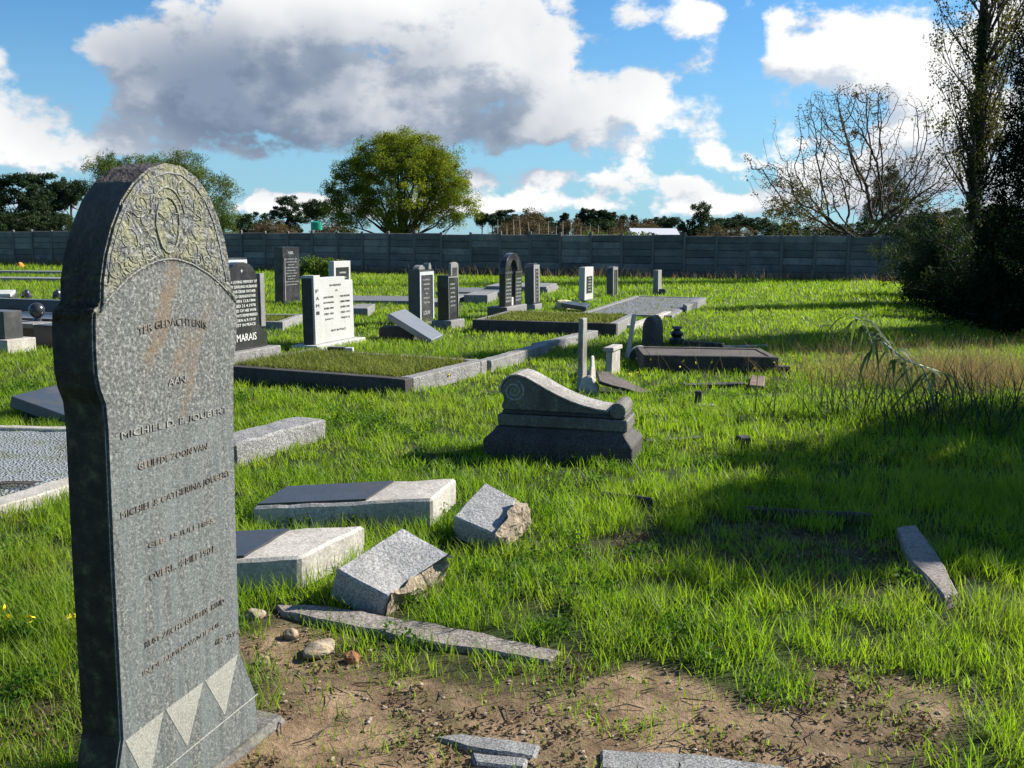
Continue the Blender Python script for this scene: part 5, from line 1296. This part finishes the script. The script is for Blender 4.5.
# ------------------------------------------------------------------ grass
NG = NOGRASS
def blocked(x, y, grow_=0.0):
    bl = np.zeros(x.shape, bool)
    for P in NG:
        A = np.array(P); mn = A.min(0)-.01; mx = A.max(0)+.01
        m = (x > mn[0]) & (x < mx[0]) & (y > mn[1]) & (y < mx[1])
        if m.any():
            ii = np.where(m)[0]; bl[ii[poly_sd(x[ii], y[ii], A) > grow_]] = True
    return bl
def hmap(x, y):
    h = .45+.75*fbm(x, y, .55, 11)+.35*(fbm(x, y, 3.0, 12)-.5)
    return h
def blades(x, y, z, h, wid, rng, nseg, lean=.55, curl=.5, dirbias=None):
    n = len(x); a = rng.uniform(0, 2*np.pi, n); la = rng.rand(n)*lean; 
    dx = np.cos(a); dy = np.sin(a); tw = a+np.pi/2+rng.normal(size=n)*.5; wx = np.cos(tw); wy = np.sin(tw)
    rows_ = []; hf = []
    for i in range(nseg+1):
        f = i/nseg; off = h*(la*f+curl*rng_c(n, rng, i)*f*f); zz = h*f*(1-.25*la*f)-(h*curl*.3*f*f*la)
        wf = wid*(1-f)**.7 if i < nseg else wid*.06
        cx = x+dx*off; cy = y+dy*off
        rows_.append(np.stack([cx-wx*wf, cy-wy*wf, z+zz], -1)); rows_.append(np.stack([cx+wx*wf, cy+wy*wf, z+zz], -1)); hf += [f, f]
    V = np.stack(rows_, 1); k = 2*(nseg+1); idx = np.arange(n)[:, None]*k
    Qs = [np.stack([idx[:, 0]+2*i, idx[:, 0]+2*i+1, idx[:, 0]+2*i+3, idx[:, 0]+2*i+2], -1) for i in range(nseg)]
    return V.reshape(-1, 3), np.stack(Qs, 1).reshape(-1, 4), np.tile(np.array(hf), n), k
_cache = {}
def rng_c(n, rng, i):
    if i == 0 or n not in _cache: _cache[n] = rng.rand(n)
    return _cache[n]
def join(parts):
    V = []; Qs = []; A = {}; off = 0
    for v, q, at_ in parts:
        V.append(v); Qs.append(q+off); off += len(v)
        for k, a in at_.items(): A.setdefault(k, []).append(a)
    return np.concatenate(V), np.concatenate(Qs), {k: np.concatenate(a) for k, a in A.items()}
def sample(rng, y0, y1, dens, m0=.62, mx=1.4):
    A = (y1-y0)*((m0*y0+mx)+(m0*y1+mx)); n = int(A*dens)
    y = np.sqrt(rng.uniform(y0*y0, y1*y1, n)) if y0 > 0 else rng.uniform(y0, y1, n)
    x = rng.uniform(-1, 1, n)*(m0*y+mx); return x, y
rng = np.random.RandomState(1)
parts = []
bands = [(1.7, 4.2, 5200, .0026, 4, .135), (4.2, 6.5, 4200, .0030, 3, .125), (6.5, 10, 2700, .0040, 3, .105), (10, 16, 1150, .0060, 2, .085), (16, 26, 460, .0100, 2, .09), (26, 46, 150, .018, 1, .13)]
bands.append((46, 58, 60, .03, 1, .2))
DG = G(925, 385); DGX, DGY = DG.x, DG.y
P1A, P1u, P1n, P1L, P1W = P1[1:]
for y0, y1, dens, wd, ns, hh in bands:
    x, y = sample(rng, y0, y1, dens)
    tuft = fbm(x, y, .14, 21, 2); keep = rng.rand(len(x)) < np.clip((tuft-.30)*3.6, .12, 1)
    s_ = soil(x, y); sparse = .13+.05*(x > .6)+.5*np.clip((fbm(x, y, .22, 23)-.62)*6, 0, 1)
    keep &= rng.rand(len(x)) > np.clip(s_, 0, 1)*(1-sparse)
    keep &= ~blocked(x, y)
    keep &= ~((y > 45.5+np.maximum(0, (-3-x))*.4) & (x < 21))
    x = x[keep]; y = y[keep]; s_ = s_[keep]
    h = hh*hmap(x, y)*rng.uniform(.5, 1.25, len(x))*np.clip(1.15-.7*s_, .4, 1.2)
    h *= 1+.55*np.clip((fbm(x, y, 1.3, 31)-.55)*5, 0, 1)*(rng.rand(len(x)) < .4)
    z = H(x, y)-.005
    v, q, hf, k = blades(x, y, z, h, wd*rng.uniform(.6, 1.3, len(x)), rng, ns)
    t = np.clip(.5*rng.rand(len(x))+.55*fbm(x, y, 1.7, 41)+.25*fbm(x, y, .25, 42)-.1, 0, 1)
    parts.append((v, q, {'tint': np.repeat(t, k), 'hfrac': hf}))
V, Qd, A = join(parts); print('grass faces', len(Qd))
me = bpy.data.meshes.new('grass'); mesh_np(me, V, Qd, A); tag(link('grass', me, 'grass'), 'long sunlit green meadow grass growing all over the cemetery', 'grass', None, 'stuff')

# short weeds on the kerbed graves
def patch_pts(rng, plotd, dens, kw):
    A_, u_, n_, L_, W_ = plotd[1:]; n = int(dens*(L_-2*kw)*(W_-2*kw)); a = rng.uniform(kw, L_-kw, n); b = rng.uniform(kw, W_-kw, n)
    return A_.x+u_.x*a+n_.x*b, A_.y+u_.y*a+n_.y*b
parts = []
for pd, dens, kw, zz, hh, wd in ((P1, 4200, .18, .15, .10, .006), (P2, 1500, .16, .2, .08, .010), (P5, 900, .14, .12, .08, .01), (P3, 60, .2, .055, .05, .01)):
    x, y = patch_pts(rng, pd, dens, kw); v, q, hf, k = blades(x, y, np.full(len(x), zz), hh*rng.uniform(.3, 1.2, len(x)), wd*rng.uniform(.5, 1.2, len(x)), rng, 2, lean=1.4)
    parts.append((v, q, {'tint': np.repeat(rng.rand(len(x)), k)}))
V, Qd, A = join(parts); me = bpy.data.meshes.new('weeds'); mesh_np(me, V, Qd, A); tag(link('dry_weeds', me, 'weed_dry'), 'short dry weeds matted over the kerbed graves', 'weeds', None, 'stuff')

# broad-leaved weeds and clover among the grass
x, y = sample(rng, 2.2, 11, 26); keep = (fbm(x, y, .6, 51) > .56) & ~blocked(x, y) & (soil(x, y) < .4); x = x[keep]; y = y[keep]
C = np.stack([x, y, H(x, y)+.04], 1)
ex = [G(375, 515), G(362, 524), G(20, 600), G(40, 640), G(60, 600), G(30, 690), G(350, 512), G(640, 560)]
C = np.concatenate([C]+[np.array([[p.x+rnd.uniform(-.06, .06), p.y+rnd.uniform(-.05, .05), .05] for _ in range(4)]) for p in ex])
v, q, t = leaves_np(C, 60, .085, .017, rng, aspect=.85, flat=.6)
me = bpy.data.meshes.new('weeds'); mesh_np(me, v, q, {'tint': t}); tag(link('broadleaf_weeds', me, 'weed'), 'low broad-leaved green weeds in patches between the grass', 'weeds', None, 'stuff')
# yellow wildflowers
fx = []
for px, py, n_, sp in ((735, 368, 26, .55), (700, 372, 10, .4), (590, 352, 8, .2), (20, 645, 6, .12), (625, 388, 6, .2), (470, 372, 3, .3), (440, 385, 4, .6), (760, 378, 8, .5), (800, 350, 14, 2.0), (560, 352, 6, .5), (640, 360, 6, .3)):
    g = G(px, py)
    for _ in range(n_): fx.append((g.x+rnd.gauss(0, sp), g.y+rnd.gauss(0, sp*.35), rnd.uniform(.09, .17)))
fx = np.array(fx); v, q, t = leaves_np(fx, 7, .014, .022, rng, aspect=.9)
me = bpy.data.meshes.new('flowers'); mesh_np(me, v, q, {'tint': t}); tag(link('yellow_wildflowers', me, 'yellow'), 'tiny yellow wildflowers dotted through the grass', 'flowers', None, 'stuff')
# litter on the bare soil: dead leaves, twigs, small stones
x, y = sample(rng, 2.1, 7.5, 1100, .55, .6); s_ = soil(x, y); keep = (s_ > .25) & (fbm(x, y, .25, 61) > .50) & ~blocked(x, y); x = x[keep]; y = y[keep]
C = np.stack([x, y, H(x, y)+.007], 1); v, q, t = leaves_np(C, 3, .02, .020, rng, aspect=.4, flat=.35)
me = bpy.data.meshes.new('litter'); mesh_np(me, v, q, {'tint': t}); tag(link('leaf_litter', me, 'litter'), 'dead leaf scraps scattered over the bare sandy soil', 'leaf litter', None, 'stuff')
segs = []
xs, ys = sample(rng, 2.3, 4.2, 55, .5, .3); k_ = soil(xs, ys) > .5
for a, b in zip(xs[k_], ys[k_]):
    g = rng.uniform(0, 6.28); L = rng.uniform(.03, .12); z = float(H(a, b))+.006
    segs.append(([np.array([a, b, z]), np.array([a+math.cos(g)*L*.5, b+math.sin(g)*L*.5, z+.008]), np.array([a+math.cos(g+.3)*L, b+math.sin(g+.3)*L, z])], [.0022, .0025, .001]))
tag(tube_obj('twigs', segs, 'bare_bark', None, 4), 'thin dry twigs scattered on the bare sand', 'twigs', None, 'stuff')
x, y = sample(rng, 2.2, 5, 130, .5, .4); k_ = soil(x, y) > .5; x = x[k_]; y = y[k_]
bm = bmesh.new()
for a, b in zip(x, y):
    s_ = rnd.uniform(.003, .011); mt = Matrix.Translation((a, b, float(H(a, b))+s_*.3)) @ Matrix.Rotation(rnd.uniform(0, 6), 4, 'Z') @ Matrix.Diagonal((s_*1.3, s_, s_*.7, 1)); bmesh.ops.create_icosphere(bm, subdivisions=1, radius=1, matrix=mt)
tag(obj('pebbles', bm, 'rock'), 'small pebbles and clods on the bare sand', 'pebbles', None, 'stuff')

# dry reddish seed grass and dark reeds at right
parts = []
n = 4200; cx = rng.normal(size=n); x = DGX+cx*.95+.5; y = DGY+rng.normal(size=n)*.6+.35
v, q, hf, k = blades(x, y, H(x, y), .46*rng.uniform(.4, 1.25, n), .0022*np.ones(n), rng, 3, lean=.8); parts.append((v, q, {'tint': np.repeat(rng.rand(n), k)}))
n = 500; g = G(830, 350); x = g.x+rng.normal(size=n)*1.8; y = g.y+rng.normal(size=n)*1.0
v, q, hf, k = blades(x, y, H(x, y), .26*rng.uniform(.5, 1.25, n), .003*np.ones(n), rng, 3, lean=.45); parts.append((v, q, {'tint': np.repeat(rng.rand(n), k)}))
n = 7000; x = rng.uniform(-28, 20, n); y = np.where(x < -3, 45.2-(x+3)*.4, 45.2-(x+3)*.2)-rng.uniform(.15, 1.6, n)**1.3-.1
v, q, hf, k = blades(x, y, H(x, y), .42*rng.uniform(.3, 1.3, n)*(.5+fbm(x, y, 2.5, 71)), .012*np.ones(n), rng, 2, lean=.45); parts.append((v, q, {'tint': np.repeat(rng.rand(n), k)}))
V, Qd, A = join(parts); me = bpy.data.meshes.new('seed'); mesh_np(me, V, Qd, A); tag(link('seed_grass', me, 'straw'), 'reddish dry seed grass standing in a loose patch at right', 'dry grass', None, 'stuff')
g = G(965, 425); n = 520; x = g.x+rng.normal(size=n)*.75; y = g.y+rng.normal(size=n)*.55
v, q, hf, k = blades(x, y, H(x, y), .52*rng.uniform(.4, 1.3, n), .006*np.ones(n), rng, 4, lean=.7, curl=.7)
me = bpy.data.meshes.new('reeds'); mesh_np(me, v, q, {'tint': np.repeat(rng.rand(n), k)}); tag(link('reed_clump', me, 'leaf_bush'), 'dark tall reed clump in the shade at the right edge', 'reeds', None, 'stuff')
# arching cane with hanging leaves
def cane():
    Y0 = G(925, 415).y; root = empty('arching_cane', G(935, 415), 'pale arching cane plant with drooping strap leaves in the dry grass', 'plant')
    pxs = [(935, 415), (930, 385), (922, 366), (905, 360), (893, 350), (880, 340), (868, 332), (860, 320), (852, 317)]
    base = G(935, 415); pts = [np.array(atY(a, b, Y0)-base) for a, b in pxs]; segs = [(pts, np.linspace(.011, .004, len(pts)))]
    for a, b in (((868, 333), (874, 354)), ((890, 347), (893, 360)), ((922, 366), (940, 372)), ((930, 385), (915, 405))):
        segs.append(([np.array(atY(*a, Y0)-base), np.array(atY((a[0]+b[0])/2+1, (a[1]+b[1])/2, Y0+.1)-base), np.array(atY(*b, Y0+.1)-base)], [.006, .005, .003]))
    tube_obj('stem', segs, 'reed_stem', root, 5)
    rg = np.random.RandomState(6); Vs = []; Qs = []; off = 0; T_ = []
    anchors = [(852, 318), (858, 321), (862, 326), (868, 333), (874, 337), (880, 341), (874, 352), (893, 350), (893, 360), (905, 361), (910, 366), (920, 368), (928, 380), (922, 390), (935, 372), (940, 374)]
    for a in anchors*5:
        p = np.array(atY(a[0], a[1], Y0+rg.uniform(-.05, .1))-base); an = rg.uniform(0, 6.28); L = rg.uniform(.18, .42); d = np.array([math.cos(an), math.sin(an)*.6, .3]); wv = np.array([-math.sin(an), math.cos(an), .2])*rg.uniform(.010, .018)
        for i in range(7):
            f = i/6; c = p+d*L*f*np.array([1.15, 1.15, 1.3])+np.array([0, 0, -L*1.15*f*f]); w_ = wv*math.sin(math.pi*min(.97, f*.9+.1)); Vs += [c-w_, c+w_]
            if i: Qs.append([off+2*i-2, off+2*i-1, off+2*i+1, off+2*i])
        off += 14; T_ += [rg.rand()]*14
    me = bpy.data.meshes.new('leaves'); mesh_np(me, Vs, Qs, {'tint': T_}); link('leaves', me, 'cane_leaf', root)
M['cane_leaf'] = foliage('strap_leaves', (.04, .075, .025), (.17, .22, .09), .35)
cane()
# dead palm frond on the gravel
def frond():
    g = G(15, 486, .08); root = empty('dry_frond', (g.x, g.y, .085), 'dead brown palm frond lying on the grey gravel', 'frond'); rg = np.random.RandomState(3); segs = [([np.array([-.22, 0, 0]), np.array([0, .02, .015]), np.array([.22, 0, .0])], [.006, .005, .003])]
    for i in range(26):
        f = i/25; x_ = -.2+.4*f
        for sgn in (-1, 1): segs.append(([np.array([x_, .01, .01]), np.array([x_+.04, sgn*.05, .03]), np.array([x_+.09, sgn*(.09+.03*rg.rand()), .005])], [.003, .003, .001]))
    tube_obj('leaflets', segs, 'bark', root, 4); root.scale = (.55, .6, .6)
frond()

# ------------------------------------------------------------------ render settings
vs = sc.view_settings; vs.view_transform = 'Standard'; vs.look = 'None'; vs.exposure = 1.08; vs.gamma = 1.0; vs.use_curve_mapping = False
sc.cycles.use_adaptive_sampling = True
sc.cycles.max_bounces = 4; sc.cycles.diffuse_bounces = 2; sc.cycles.transmission_bounces = 3; sc.cycles.glossy_bounces = 2
